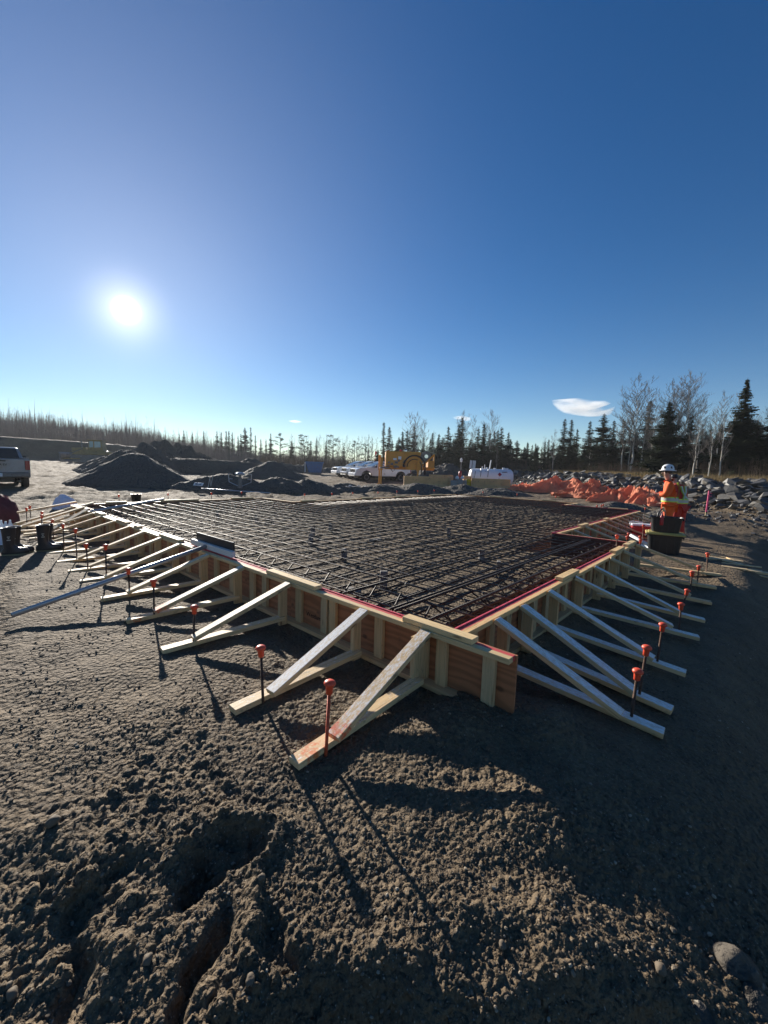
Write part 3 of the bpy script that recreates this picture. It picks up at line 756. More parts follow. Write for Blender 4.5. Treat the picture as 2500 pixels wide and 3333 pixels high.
# twisted tie wires where the bars cross
m = MB()
for i in range(900):
    u = .14+.305*rnd.randrange(0, 50); v = .16+.305*rnd.randrange(0, 37)
    if not bool(inside_slab(np.array([u]), np.array([v]), .08)[0]): continue
    p = W(u, v, -.04)-mb0; q = p+Vector((rnd.uniform(-.02, .02), rnd.uniform(-.02, .02), rnd.uniform(.02, .05)))
    m.tube([p, q], .0022, 3)
o = link('tie_wire', m.mesh('tie_wire'), G['steel'], mat_t); o['kind'] = 'stuff'
# concrete bricks that hold the mats apart
bk = [(1248, 1905, 'upright concrete brick in the slab nearest the sunlit form'), (1120, 1822, 'upright brick between the bars, second out from the slab corner'), (1567, 1826, 'upright brick between the bars towards the first step'), (1012, 1768, 'dark spacer block under the bars near the middle of the slab'), (1215, 1757, 'pale brick lying among the bars beyond the middle'), (833, 1700, 'dark spacer block towards the conical pile'), (708, 1684, 'dark spacer block closest to the back form'), (1075, 1728, 'dark spacer block between two others mid slab'), (1018, 1740, 'small dark brick beside the middle spacer block'), (880, 1690, 'low brick in the back part of the mat'), (1228, 1755, 'flat brick lit from behind amid the bars'), (1460, 1744, 'pale brick deep in the slab before the steps'), (1622, 1866, 'half brick standing close to the shaded form'), (1150, 1920, 'brick lying on the gravel beside the sunlit form')]
bm_ = MB(); bm_.box((0, 0, 0), (.09, .055, .21), ch=.006); BR = bm_.mesh('brick')
for i, (px, py, lab) in enumerate(bk):
    p = PZ(px, py, -.30); flat = i in (4, 9, 10, 13)
    o = link('concrete_brick', BR, G['concrete'], None, (p.x, p.y, -.315 if flat else -.225), (R(90) if flat else rnd.uniform(-.06, .06), rnd.uniform(-.06, .06), rnd.uniform(0, 3)), 1.0 if i else 1.05)
    tag(o, lab, 'brick', 'bricks spacing the bars')

# ------------------------------------------------------------------ heaps of earth
def heap(label, c, rx, ry, h, rz=0.0, seed=0, crest=0.0, name='earth_pile', cat='dirt pile', group=None, nr=40, na=96, rough=.05, pw=1.0, mat=None, flat=.0):
    x, y = c; ang_ = np.linspace(0, 2*np.pi, na, endpoint=False); q = np.linspace(0, 1, nr)
    Aa, Q = np.meshgrid(ang_, q)
    edge = 1+.10*perlin(np.cos(Aa)*1.7+seed, np.sin(Aa)*1.7-seed)+.05*perlin(np.cos(Aa)*5+seed, np.sin(Aa)*5)
    lx = Q*np.cos(Aa)*rx*edge; ly = Q*np.sin(Aa)*ry*edge
    X_ = x+lx*math.cos(rz)-ly*math.sin(rz); Y_ = y+lx*math.sin(rz)+ly*math.cos(rz)
    prof = np.clip(1-Q, 0, 1)**pw
    prof = np.where(Q < .12, np.minimum(prof, 1-.12*.75-(Q/.12)**2*.12*.25), prof)
    if flat > 0: prof = np.minimum(prof, 1-flat*.6+.0*Q)/(1-flat*.6)
    ridge = 1+crest*perlin(X_*.8/max(rx, .1)*3+seed, Y_*.8/max(rx, .1)*3)
    n_ = fbm(X_+seed*3, Y_, 1.2, 4)
    Z_ = h*prof*ridge + rough*n_*np.minimum(1, (1-Q)*4)*h + rough*.6*h*np.abs(perlin(X_*4, Y_*4))
    Zt = terrain_base(X_, Y_)[0]
    Z_ = Zt + Z_ - .06*h*(Q > .97) - .03
    t0 = tz(x, y)
    V = np.stack([X_-x, Y_-y, Z_-t0], -1)
    o = link(name, grid_mesh(name, V, na, nr, wrap=True), mat or G['pile'], None, (x, y, t0))
    return tag(o, label, cat, group)
def XY(px, d):
    p = P(px, 1520, d); return (p.x, p.y)
gp = 'heaps of earth on the yard'
heap('big conical heap of dark earth behind the slab with a long shadow', XY(436, 24.5), 3.9, 3.2, 1.92, 0, 1, .05, group=gp, rough=.035, flat=.14)
heap('rounded dark heap peeping over the left shoulder of the big cone', XY(415, 37), 4.5, 3.5, 2.35, .2, 2, .1, group=gp)
heap('blunt heap directly behind the peak of the big cone', XY(478, 42), 4.0, 3.0, 3.1, 0, 3, .1, group=gp)
heap('tall dark double-topped heap, its left summit', XY(528, 52), 5.0, 4.0, 3.9, 0, 4, .15, group=gp)
heap('tall dark double-topped heap, its right summit with rubble', XY(600, 53), 5.5, 4.0, 3.7, 0, 5, .25, group=gp, rough=.09)
heap('long low flat heap between the big cone and the twin cones', XY(690, 44), 10.5, 2.6, 1.55, .06, 6, .05, group=gp, flat=.5, pw=.8)
heap('low heap at the far back with dust blowing off it', XY(690, 60), 4.5, 3, 1.9, 0, 16, .1, group=gp)
heap('broad rear heap of the twin cones', XY(818, 47), 4.6, 3.4, 2.1, 0, 7, .05, group=gp)
heap('sharp front heap of the twin cones in mid yard', XY(886, 40), 3.6, 3.0, 1.85, 0, 8, .05, group=gp, rough=.04)
heap('low rough heap behind the twin cones', XY(925, 62), 3.6, 2.5, 1.6, 0, 9, .3, group=gp, rough=.1)
heap('long rough heap beside the blue skip', XY(985, 66), 4.2, 2.5, 1.5, 0, 10, .3, group=gp, rough=.1)
heap('low rubble heap between the blue skip and the white trucks', XY(1085, 70), 5.0, 2.5, 1.2, 0, 11, .3, group=gp, rough=.1)
gb = 'earth thrown up behind the back form'
for i, (px, d, rx, ry, h, lab) in enumerate([(740, 22.5, 3.2, 1.7, 1.02, 'widest smooth hump of the black berm behind the back form'), (905, 22.8, 2.4, 1.5, .86, 'second hump of the berm, past the grey frame'), (1010, 23.2, 2.0, 1.5, .78, 'third knobbly hump of the berm'), (1120, 24.5, 1.9, 1.3, .55, 'low broken stretch of berm with pale slabs in it'), (1240, 25, 2.2, 1.5, .60, 'stretch of berm before the yellow machine'), (1370, 25.5, 2.6, 1.5, .66, 'stretch of berm before the first tan barrier'), (1510, 26, 2.3, 1.5, .62, 'end of the berm by the grey concrete blocks'), (1620, 25, 2.4, 1.4, .52, 'berm hump in front of the white tank'), (640, 25, 1.6, 1.1, .35, 'little mound of clods at the foot of the big cone')]):
    heap(lab, XY(px, d), rx, ry, h, .1*math.sin(i*3), 20+i, .15, name='earth_berm', cat='berm', group=gb, rough=.07, nr=26, na=72, pw=.75)
heap('smooth black mound before the orange tarpaulin, next to the workers', (9.4, 16.6), 2.0, 1.0, .50, .5, 41, .05, group=gp, nr=26, na=72, pw=.7)
heap('second smooth black mound close behind the workers', (10.6, 15.2), 1.3, .8, .42, .5, 42, .05, group=gp, nr=26, na=72, pw=.7)
heap('large dark heap of rock and earth behind the tan barriers', XY(1455, 47), 5.0, 3.6, 2.15, 0, 12, .2, group=gp, rough=.09)
heap('sloping dark heap between machine and road sign', XY(1385, 50), 3.4, 3.0, 2.3, 0, 13, .2, group=gp, rough=.09)

# ------------------------------------------------------------------ blast rock bank
def rock_mesh(seed, k=11, fl=.62):
    r_ = random.Random(seed); bm = bmesh.new()
    for i in range(k):
        v = Vector((r_.gauss(0, 1), r_.gauss(0, 1), r_.gauss(0, 1))).normalized()*r_.uniform(.75, 1.05)
        bm.verts.new((v.x*1.0, v.y*.72, v.z*fl))
    bmesh.ops.convex_hull(bm, input=bm.verts[:]); 
    for v in [v for v in bm.verts if not v.link_faces]: bm.verts.remove(v)
    me = bpy.data.meshes.new('rock'); bm.to_mesh(me); bm.free(); me.materials.append(G['rock']); return me
ROCKS = [rock_mesh(i, 10+i % 5, (.3, .45, .62, .38)[i % 4]) for i in range(14)]
def bank_x(y): return 14.0-.06*max(0, 25-y)
cand = []
for i in range(2600):
    y = 7+rnd.random()**1.35*55; t = rnd.random(); x = bank_x(y)-.6+t*5.6
    if x/y > .98 or (y > 50 and x < 16): continue
    sz = (.08+.25*rnd.random()**2.0)*(.45+1.0*sm(.15, .55, t))*(1.0 if y < 35 else 1.15)
    cand.append((sz/y, x, y, sz, t))
cand.sort(reverse=True)
top = cand[:285]; rest = cand[285:]
gr = 'rocks of the rubble bank'
for q, (s_, x, y, sz, t) in enumerate(top):
    o = link('rock', ROCKS[q % 14], None, None, (x, y, tz(x, y)+sz*.28+.05*rnd.random()), (rnd.uniform(-.6, .6), rnd.uniform(-.6, .6), rnd.uniform(0, 6)), sz*1.2)
    tag(o, 'angular dark blast rock piled in the bank below the trees', 'rock', gr)
def scatter(name, items, meshes, mat):
    Vs, Fs, b = [], [], 0
    pre = [(np.array([v.co[:] for v in m.vertices]), [tuple(p.vertices) for p in m.polygons]) for m in meshes]
    for k_, (x, y, z, sz, a, c, d) in enumerate(items):
        V, F = pre[k_ % len(pre)]; ce, se = math.cos(a), math.sin(a); cx, sx = math.cos(c), math.sin(c); cy, sy = math.cos(d), math.sin(d)
        Rz = np.array([[ce, -se, 0], [se, ce, 0], [0, 0, 1]]); Rx = np.array([[1, 0, 0], [0, cx, -sx], [0, sx, cx]]); Ry = np.array([[cy, 0, sy], [0, 1, 0], [-sy, 0, cy]])
        Vs.append((V*sz) @ (Rz @ Rx @ Ry).T+np.array([x, y, z])); Fs += [tuple(i+b for i in f) for f in F]; b += len(V)
    me = bpy.data.meshes.new(name); me.from_pydata(np.concatenate(Vs).tolist(), [], Fs); me.update(); me.materials.append(mat)
    return link(name, me)
it = [(x, y, tz(x, y)+sz*.2, sz, rnd.uniform(0, 6), rnd.uniform(-.6, .6), rnd.uniform(-.6, .6)) for (_, x, y, sz, t) in rest]
for i in range(4600):
    y = 6+rnd.random()**1.5*46; t = rnd.random(); x = bank_x(y)-1.6+t*6.0
    if x/y > .99: continue
    sz = .03+.11*rnd.random()**2
    it.append((x, y, tz(x, y)+sz*.2, sz, rnd.uniform(0, 6), rnd.uniform(-.6, .6), rnd.uniform(-.6, .6)))
for i in range(900):   # rubble on the heaps behind the barriers
    p = XY(rnd.uniform(1380, 1760), rnd.uniform(44, 56)); x, y = p; sz = .08+.25*rnd.random()**2
    hh = 2.0*max(0, 1-math.hypot((x-XY(1455, 47)[0])/5.0, (y-XY(1455, 47)[1])/3.6))
    it.append((x, y, tz(x, y)+hh+sz*.2, sz, rnd.uniform(0, 6), rnd.uniform(-.6, .6), rnd.uniform(-.6, .6)))
o = scatter('rubble', it, ROCKS[:8], G['rock']); tag(o, 'small broken stone covering the bank below the trees', 'rubble', kind='stuff')

# pebbles strewn over the earth in front
PEB = []
for i in range(6):
    bm = bmesh.new(); bmesh.ops.create_icosphere(bm, subdivisions=1, radius=1); r_ = random.Random(i)
    for v in bm.verts: v.co = Vector((v.co.x*(1+r_.uniform(-.15, .15)), v.co.y*.75*(1+r_.uniform(-.15, .15)), v.co.z*.55))
    me = bpy.data.meshes.new('peb'); bm.to_mesh(me); bm.free(); PEB.append(me)
n_ = 26000; rr_ = .9*np.exp(np.random.RandomState(4).rand(n_)**.8*2.45); aa_ = np.radians(np.random.RandomState(6).rand(n_)*112-56)
px_, py_ = rr_*np.sin(aa_), rr_*np.cos(aa_); pz_ = terrain(px_, py_)
rs_ = np.random.RandomState(8); dn_ = fbm(px_, py_, 1.1, 3)
it = []
for i in range(n_):
    if rs_.rand() > .45+dn_[i]: continue
    sz = (.0022+.0055*rs_.rand()**3)*(1+.35*rr_[i]**.5)
    it.append((px_[i], py_[i], pz_[i]+sz*.25, sz, rs_.rand()*6, rs_.rand()*.8-.4, rs_.rand()*.8-.4))
o = scatter('gravel', it, PEB, G['pebble']); tag(o, 'fine pale gravel strewn over the trodden earth', 'gravel', kind='stuff')
# single stones one can pick out
bm = bmesh.new(); bmesh.ops.create_icosphere(bm, subdivisions=3, radius=1)
for v in bm.verts:
    n1 = 1+.16*math.sin(v.co.x*3.1+1)*math.cos(v.co.y*2.7)+.06*math.sin(v.co.z*7+v.co.x*5); v.co = Vector((v.co.x*n1, v.co.y*.74*n1, v.co.z*.60*n1))
STN = bpy.data.meshes.new('stone'); bm.to_mesh(STN); bm.free(); STN.polygons.foreach_set('use_smooth', [True]*len(STN.polygons)); STN.materials.append(G['pebble'])
for (px, py, sz, lab) in ((815, 3195, .020, 'round olive pebble low in front of the dug hole'), (1212, 3050, .012, 'small pale upright pebble beside a darker one'), (1236, 3062, .011, 'dark pebble touching the small pale upright one'), (172, 2680, .030, 'dark angular stone alone on the sunlit earth'), (480, 3130, .020, 'smooth pebble on the lump of loose earth'), (2150, 3160, .024, 'grey oval pebble in the shade at the slope foot'), (1635, 3080, .016, 'buff pebble half sunk in the ridge of clods'), (40, 3240, .02, 'pale pebble in the loose clods by the deep footprint'), (850, 2860, .017, 'pebble at the lip of the dug hole'), (30, 3210, .012, 'tiny white stone beside the loose clods')):
    p = PZ(px, py, -.45)
    for _ in range(4): zt = tzf(p.x, p.y); p = PZ(px, py, zt)
    o = link('stone', STN, None, None, (p.x, p.y, zt+sz*.35), (rnd.uniform(-.3, .3), rnd.uniform(-.3, .3), rnd.uniform(0, 6)), sz); tag(o, lab, 'stone')
for (px, py, sz, lab) in ((2400, 3130, .085, 'large flat slab of earthy rock low on the shaded slope'), (2290, 3300, .05, 'broken rock with a lit edge at the bottom of the slope'), (2470, 3270, .07, 'pale block below the flat slab on the shaded slope')):
    p = PZ(px, py, -.6)
    for _ in range(5): zt = tzf(p.x, p.y); p = PZ(px, py, zt)
    o = link('rock', STN.copy(), None, None, (p.x, p.y, zt-.022), (.2, -.2, rnd.uniform(0, 3)), sz); o.data.materials.clear(); o.data.materials.append(G['pile']); tag(o, lab, 'rock')

# ------------------------------------------------------------------ orange tarpaulins
def tarp(label, pts, seed, wid, hmax):
    """crumpled sheet heaped along a line of (px, depth, height)"""
    ns, ntt = 230, 70
    S = np.linspace(0, 1, ns); T = np.linspace(-1, 1, ntt); SS, TT = np.meshgrid(S, T)
    xy = np.array([XY(a, d) for a, d, h in pts]); hs = np.array([h for _, _, h in pts]); q = np.linspace(0, 1, len(pts))
    cx = np.interp(SS, q, xy[:, 0]); cy = np.interp(SS, q, xy[:, 1]); hh = np.interp(SS, q, hs)
    L = np.hypot(*(xy[-1]-xy[0])); d_ = (xy[-1]-xy[0])/L; nx_, ny_ = -d_[1], d_[0]
    wv_ = wid*(.8+.35*perlin(SS*5+seed, SS*0+2))*np.minimum(1, np.minimum(SS, 1-SS)*9+.15)
    X_ = cx+nx_*TT*wv_; Y_ = cy+ny_*TT*wv_
    X_ = X_+.15*perlin(SS*L*1.2+seed, TT*3); Y_ = Y_+.15*perlin(SS*L*1.2-seed, TT*3+5)
    env = (1-np.abs(TT)**1.6)
    a1 = 1-np.abs(perlin(SS*L*.75+seed+TT*.8, TT*1.1+seed))*2.2; a2 = 1-np.abs(perlin(SS*L*1.9-TT*1.7, TT*2.2-seed+SS*L*.4))*2.0; a3 = 1-np.abs(perlin(SS*L*4.6+TT*2, TT*5+seed))*2; a3 = a3+.6*(1-np.abs(perlin(SS*L*9-TT*5, TT*8+seed))*2)
    Zh = hh*env*(.55+.42*a1)+(.22*a2+.10*a3)*np.minimum(1, hh*2+.35)*(1-np.abs(TT)**6)
    Z_ = terrain_base(X_, Y_)[0]+np.maximum(Zh, .01)+.03
    x0, y0 = xy[0]; z0 = tz(x0, y0)
    V = np.stack([X_-x0, Y_-y0, Z_-z0], -1)
    o = link('tarpaulin', grid_mesh('tarpaulin', V, ns, ntt), G['tarp'], None, (x0, y0, z0)); return tag(o, label, 'tarpaulin', 'orange tarpaulins heaped before the rubble bank')
tarp('orange tarpaulin heaped highest, with a pointed top', [(1735, 30.5, .15), (1770, 29.5, .65), (1812, 29, 1.15), (1850, 28.5, .85), (1900, 27.5, .85), (1935, 27, .90), (1958, 26.5, .55), (1975, 26, .2)], 3, 1.7, 1)
tarp('orange tarpaulin crumpled lower, reaching behind the workers', [(1935, 22.8, .1), (1985, 22.4, .30), (2030, 22, .50), (2075, 21.5, .72), (2105, 21, .62), (2140, 20.5, .40), (2165, 20, .25), (2185, 19.5, .1)], 8, 1.4, 1)
tarp('thin tongue of orange tarpaulin under the tank barrier', [(1640, 31, .05), (1672, 30.5, .18), (1700, 30, .32), (1722, 29.5, .38), (1745, 29, .2)], 12, .8, .5)
tarp('flat fringe of tarpaulin joining the two heaps', [(1800, 25.5, .08), (1860, 25, .16), (1920, 24, .18), (1990, 23, .2), (2040, 22, .15)], 17, .7, .4)

# ------------------------------------------------------------------ trees
def spruce_mesh(seed, dz=1.0, width=.17, shape=1.0, gap=.3, droop=.25, bare=.04):
    """unit-high spruce: (trunk mesh, crown mesh)"""
    r_ = random.Random(seed); t = MB(); t.tube([(0, 0, -.02), (.003, 0, .4), (0, .002, .8), (0, 0, 1)], [.011, .008, .004, .001], 6)
    V = []; F = []
    def tri(a, b, c):
        i = len(V); V.extend((a, b, c)); F.append((i, i+1, i+2))
    z = bare; 
    while z < .985:
        fr = (1-z); R_ = width*(fr**shape)*(.75+.25*math.sin(z*40+seed))*r_.uniform(.8, 1.1)+.006
        k = max(5, int(11*(fr**.4)))
        for j in range(k):
            if r_.random() < gap*.35: continue
            a = r_.uniform(0, 6.28); L = R_*r_.uniform(.62, 1.12); dr = droop*r_.uniform(.5, 1.3)
            dirv = Vector((math.cos(a), math.sin(a), 0)); sd = Vector((-dirv.y, dirv.x, 0))
            m_ = max(3, int(L/.011))
            for q in range(m_):
                f = (q+.6)/m_; c = dirv*(L*f)+Vector((0, 0, z-dr*L*f+.22*L*f*f)); wd = L*.46*(1-f*.68)*r_.uniform(.6, 1.2)+.006
                for sgn in (-1, 1):
                    e = c+sd*sgn*wd+dirv*wd*r_.uniform(.2, .9)+Vector((0, 0, -wd*r_.uniform(.1, .65)))
                    tri(c-dirv*.004+Vector((0, 0, .003)), e, c+dirv*(.009+.2*wd)+Vector((0, 0, -.002)))
            e = dirv*L*1.06+Vector((0, 0, z-dr*L+.24*L)); c = dirv*L*.75+Vector((0, 0, z-dr*L*.75+.12*L)); tri(c+sd*.003, e, c-sd*.003)
        z += dz*(.0085+.010*fr)*r_.uniform(.7, 1.3)
    for a in (0, 2, 4): tri(Vector((.0035*math.cos(a), .0035*math.sin(a), .96)), Vector((0, 0, 1.01)), Vector((.0035*math.cos(a+2), .0035*math.sin(a+2), .96)))
    me = bpy.data.meshes.new('crown'); me.from_pydata(V, [], F); me.update(); me.materials.append(G['needle'])
    tm = t.mesh('trunk', smooth=True); tm.materials.append(G['sbark']); return tm, me
SPR = [spruce_mesh(1, width=.22, shape=.9), spruce_mesh(2, width=.18, shape=.8), spruce_mesh(3, width=.29, shape=.75, gap=.15), spruce_mesh(4, width=.15, shape=.75, gap=.4)]
BIG = [spruce_mesh(5, .6, width=.30, shape=1.15, gap=.02, bare=.01), spruce_mesh(6, .7, width=.29, shape=.8, gap=.1)]
SLIM = [spruce_mesh(7, width=.075, shape=.55, gap=.4), spruce_mesh(8, width=.095, shape=.7, gap=.4)]
def pine_mesh(seed):
    r_ = random.Random(seed); t = MB(); t.tube([(0, 0, -.02), (.01, .005, .4), (-.005, 0, .8), (0, 0, .98)], [.014, .010, .006, .002], 6)
    V = []; F = []
    def tuft(c, s):
        for q in range(26):
            d = Vector((r_.gauss(0, 1), r_.gauss(0, 1), r_.gauss(.2, .6))).normalized(); p = c+d*s*r_.uniform(.1, 1.0)*Vector((1, 1, .55)).length/1.5
            e = Vector((r_.gauss(0, 1), r_.gauss(0, 1), r_.gauss(0, 1))).normalized()*.016
            i = len(V); V.extend((p, p+e, p+e.cross(d)*.8)); F.append((i, i+1, i+2))
    z = .3
    while z < .97:
        a = r_.uniform(0, 6.28); L = .30*(1-z)**.5*r_.uniform(.5, 1.1)+.02; dv = Vector((math.cos(a), math.sin(a), r_.uniform(.1, .5)))
        b = Vector((0, 0, z)); t.tube([b, b+dv*L*.6, b+dv*L], [.005, .003, .001], 3, cap=False)
        for f in (.55, .8, 1.0): tuft(b+dv*L*f, .045)
        z += .035*r_.uniform(.6, 1.5)
    me = bpy.data.meshes.new('crown'); me.from_pydata(V, [], F); me.update(); me.materials.append(G['needle'])
    tm = t.mesh('trunk'); tm.materials.append(G['sbark']); return tm, me
PIN = [pine_mesh(1), pine_mesh(2), pine_mesh(3)]
def birch_mesh(seed, lean=.03, low=.28, spread=1.0, dens=1.0, tr=.0120):
    r_ = random.Random(seed); t = MB(); tw = MB()
    pts = []; x = y = 0.0
    for i in range(11):
        f = i/10; pts.append(Vector((x, y, f*.97-.02*(i == 0)))); x += r_.uniform(-1, 1)*.012+lean*.1; y += r_.uniform(-1, 1)*.012
    t.tube(pts, [tr*(1-f*.92/10)**1.0*(1-.092*f) for f in range(11)], 7)
    def at_(f):
        g = min(9.999, f*10); i = int(g); return pts[i].lerp(pts[i+1], g-i)
    def limb(b, d, L, r0, lv):
        n_ = 4; p = b.copy(); P_ = [p.copy()]; 
        for i in range(n_):
            d = (d+Vector((r_.uniform(-.16, .16), r_.uniform(-.16, .16), .10))).normalized(); p = p+d*L/n_; P_.append(p.copy())
        tw.tube(P_, [r0*(1-i/n_*.8) for i in range(n_+1)], 3 if lv else 4, cap=False)
        if lv < 2:
            for i in range(int((6 if lv == 0 else 4)*dens)):
                f = r_.uniform(.2, .98); g = f*n_; k = min(n_-1, int(g)); q = P_[k].lerp(P_[k+1], g-k)
                s = Vector((r_.gauss(0, 1), r_.gauss(0, 1), r_.gauss(.2, .6))).normalized()
                limb(q, (d*.9+s*.75).normalized(), L*r_.uniform(.28, .55), max(r0*.5, .0009), lv+1)
    k = int(26*dens)
    for i in range(k):
        f = low+(1-low)*(i+r_.random())/k*.97; a = r_.uniform(0, 6.28); up = r_.uniform(.45, 1.3)
        L = (.05+.20*(1-f)**.6*min(1, (f-low+.12)*4))*spread*r_.uniform(.7, 1.15)
        limb(at_(f), Vector((math.cos(a), math.sin(a), up)).normalized(), L, .0050*(1.15-f), 0)
    a = t.mesh('trunk', smooth=True); a.materials.append(G['bark']); b = tw.mesh('crown'); b.materials.append(G['twig']); return a, b
BIR = [birch_mesh(1, .02, .3, 1.0, 1.2), birch_mesh(2, .05, .25, 1.25, 1.3), birch_mesh(3, .06, .2, .8), birch_mesh(4, -.03, .35, .9), birch_mesh(5, .0, .3, .55, 1.0, .009)]
def tree(kind, px, py_top, d, label, group, sx=1.0, gz=None, lean=(0, 0), name=None, trunk=None):
    top_ = P(px, py_top, d); g = tz(top_.x, top_.y) if gz is None else gz; h = top_.z-g
    t = thing(name or 'spruce_tree', label, 'tree', (top_.x, top_.y, g-.05), rnd.uniform(0, 6), group)
    t.scale = (h*sx, h*sx, h*1.0); t.rotation_euler = (lean[0], lean[1], rnd.uniform(0, 6) if lean == (0, 0) else 0)
    a = link('trunk', kind[0], None, t); link('crown', kind[1], None, t); return t
gfar = 'dark conifers on the far skyline'; gm_ = 'spruces behind the machine and tank'; gr_ = 'spruces above the rubble bank'
far = [(626, 1406, 3), (663, 1400, 3), (706, 1400, 0), (720, 1404, 1), (736, 1400, 1), (745, 1400, 1), (756, 1404, 3), (775, 1415, 3), (784, 1410, 1), (797, 1389, 2), (816, 1389, 4), (831, 1415, 4), (849, 1427, 1), (866, 1427, 3), (881, 1408, 0), (445, 1402, 2), (498, 1407, 1), (583, 1408, 3), (598, 1398, 1), (1200, 1455, 1), (1062, 1431, 1), (950, 1432, 2), (1012, 1432, 1), (1120, 1438, 0), (1030, 1425, 3)]
ALLK = SPR + [SLIM[0]]
TENS = ['', '', 'twenty', 'thirty', 'forty', 'fifty', 'sixty']
def nth(i):
    n = i+1
    if n <= 14: return ORD[i]
    if n < 20: return {15: 'fifteenth', 16: 'sixteenth', 17: 'seventeenth', 18: 'eighteenth', 19: 'nineteenth'}[n]
    if n % 10 == 0: return {20: 'twentieth', 30: 'thirtieth', 40: 'fortieth', 50: 'fiftieth'}[n]
    return TENS[n//10]+'-'+ORD[n % 10-1]
frank = {i: r_ for r_, (i, _) in enumerate(sorted(enumerate(far), key=lambda q: q[1][0]))}
for i, (px, py, k) in enumerate(far):
    tree(ALLK[k], px, py, 105+rnd.uniform(-8, 8), '%s dark spruce on the far skyline, counting from the bulldozer towards the trucks' % nth(frank[i]), gfar, 1.0 if k != 4 else 1.2)
for i, (px, py, lab) in enumerate([(912, 1408, 'spreading pine on the skyline right of the twin cones'), (990, 1413, 'leaning pine with flat layers on the skyline over the blue skip'), (1085, 1411, 'clumpy pine on the skyline over the rear white truck'), (1155, 1431, 'round topped pine on the skyline behind the nearest white truck'), (1191, 1442, 'bushy pine close beside the yellow machine on the skyline'), (1000, 1440, 'low pine under the leaning pine')]):
    tree(PIN[i % 3], px, py, 88, lab, None, 1.25, name='pine_tree')
mid = [(1250, 1372, 4), (1268, 1387, 1), (1291, 1438, 1), (1311, 1402, 1), (1326, 1398, 0), (1350, 1383, 0), (1390, 1448, 1), (1409, 1406, 1), (1430, 1410, 0), (1442, 1420, 2), (1461, 1385, 0), (1478, 1425, 2), (1495, 1377, 0), (1506, 1355, 1), (1533, 1427, 2), (1558, 1391, 0), (1577, 1377, 1), (1595, 1405, 0), (1611, 1400, 0), (1622, 1398, 1), (1634, 1387, 0), (1656, 1404, 0), (1684, 1431, 2), (1708, 1452, 2), (1719, 1440, 0), (1733, 1446, 0), (1746, 1452, 2), (1378, 1455, 2), (1300, 1450, 2), (1230, 1462, 2), (1545, 1440, 2), (1480, 1450, 2), (1645, 1445, 2), (1590, 1450, 2), (1670, 1460, 2)]
mrank = {i: r_ for r_, (i, _) in enumerate(sorted(enumerate(mid), key=lambda q: q[1][0]))}
for i, (px, py, k) in enumerate(mid):
    tree(ALLK[k], px, py, 64+rnd.uniform(-5, 6), '%s pointed spruce in the dark row from the yellow machine towards the rubble bank' % nth(mrank[i]), gm_, 1.4 if k != 4 else 1.3)
right = [(1747, 1454, 0, 50), (1775, 1434, 1, 50), (1816, 1454, 1, 50), (1840, 1360, 1, 50), (1862, 1362, 1, 50), (1881, 1393, 0, 48), (1922, 1367, 0, 47), (1968, 1343, 2, 44), (2000, 1365, 1, 46), (2033, 1365, 1, 44), (1945, 1420, 2, 47), (1905, 1440, 2, 47), (1850, 1450, 2, 48), (2070, 1400, 2, 42), (2119, 1299, 1, 42), (2182, 1304, 5, 31), (2150, 1400, 2, 36), (2254, 1345, 0, 37), (2225, 1420, 2, 38), (2300, 1400, 2, 37), (2345, 1390, 2, 36), (2399, 1335, 0, 34), (2375, 1440, 2, 35), (2435, 1228, 6, 27.5), (2471, 1367, 2, 28), (2495, 1420, 2, 27), (2330, 1450, 2, 38), (2520, 1330, 2, 27), (2100, 1430, 2, 42), (2270, 1450, 2, 38), (2010, 1430, 2, 44)]
rl = {15: 'full spruce right above the white hard hat', 23: 'tallest dense spruce of the whole bank, with a narrow top', 3: 'left one of a pair of equal narrow spruces under the cloud', 4: 'right one of a pair of equal narrow spruces under the cloud', 7: 'straight dark spruce under the right tip of the cloud', 14: 'narrow spruce half hidden by the biggest bare poplar'}
for i, (px, py, k, d) in enumerate(right):
    kk = (SPR+[BIG[1], BIG[0]])[k-0 if k < 4 else k-1] if k >= 5 else SPR[k]
    tree(kk, px, py, d, rl.get(i, '%s spruce of the thicket above the rubble bank, counted from the tank' % nth(i)), None if i in rl else gr_, 1.3)
for i in range(56):
    px = 1770+i*14+rnd.uniform(-6, 6); f = i/56; d = 60-26*f+rnd.uniform(0, 3); py = 1455-90*f+rnd.uniform(-30, 50)
    tree(SPR[i % 4], px, py, d, '%s spruce of the shaded back row above the rubble bank, counted from the tank' % nth(i), 'back row of spruces above the rubble bank', 1.25)
for i in range(50):
    px = 1236+i*11.2+rnd.uniform(-5, 5); d = 74+rnd.uniform(-3, 5); py = 1446+rnd.uniform(-26, 24)
    tree(SPR[i % 4], px, py, d, '%s spruce of the back row behind the yellow machine and tank' % nth(i), 'back row of spruces behind the machine', 1.15)
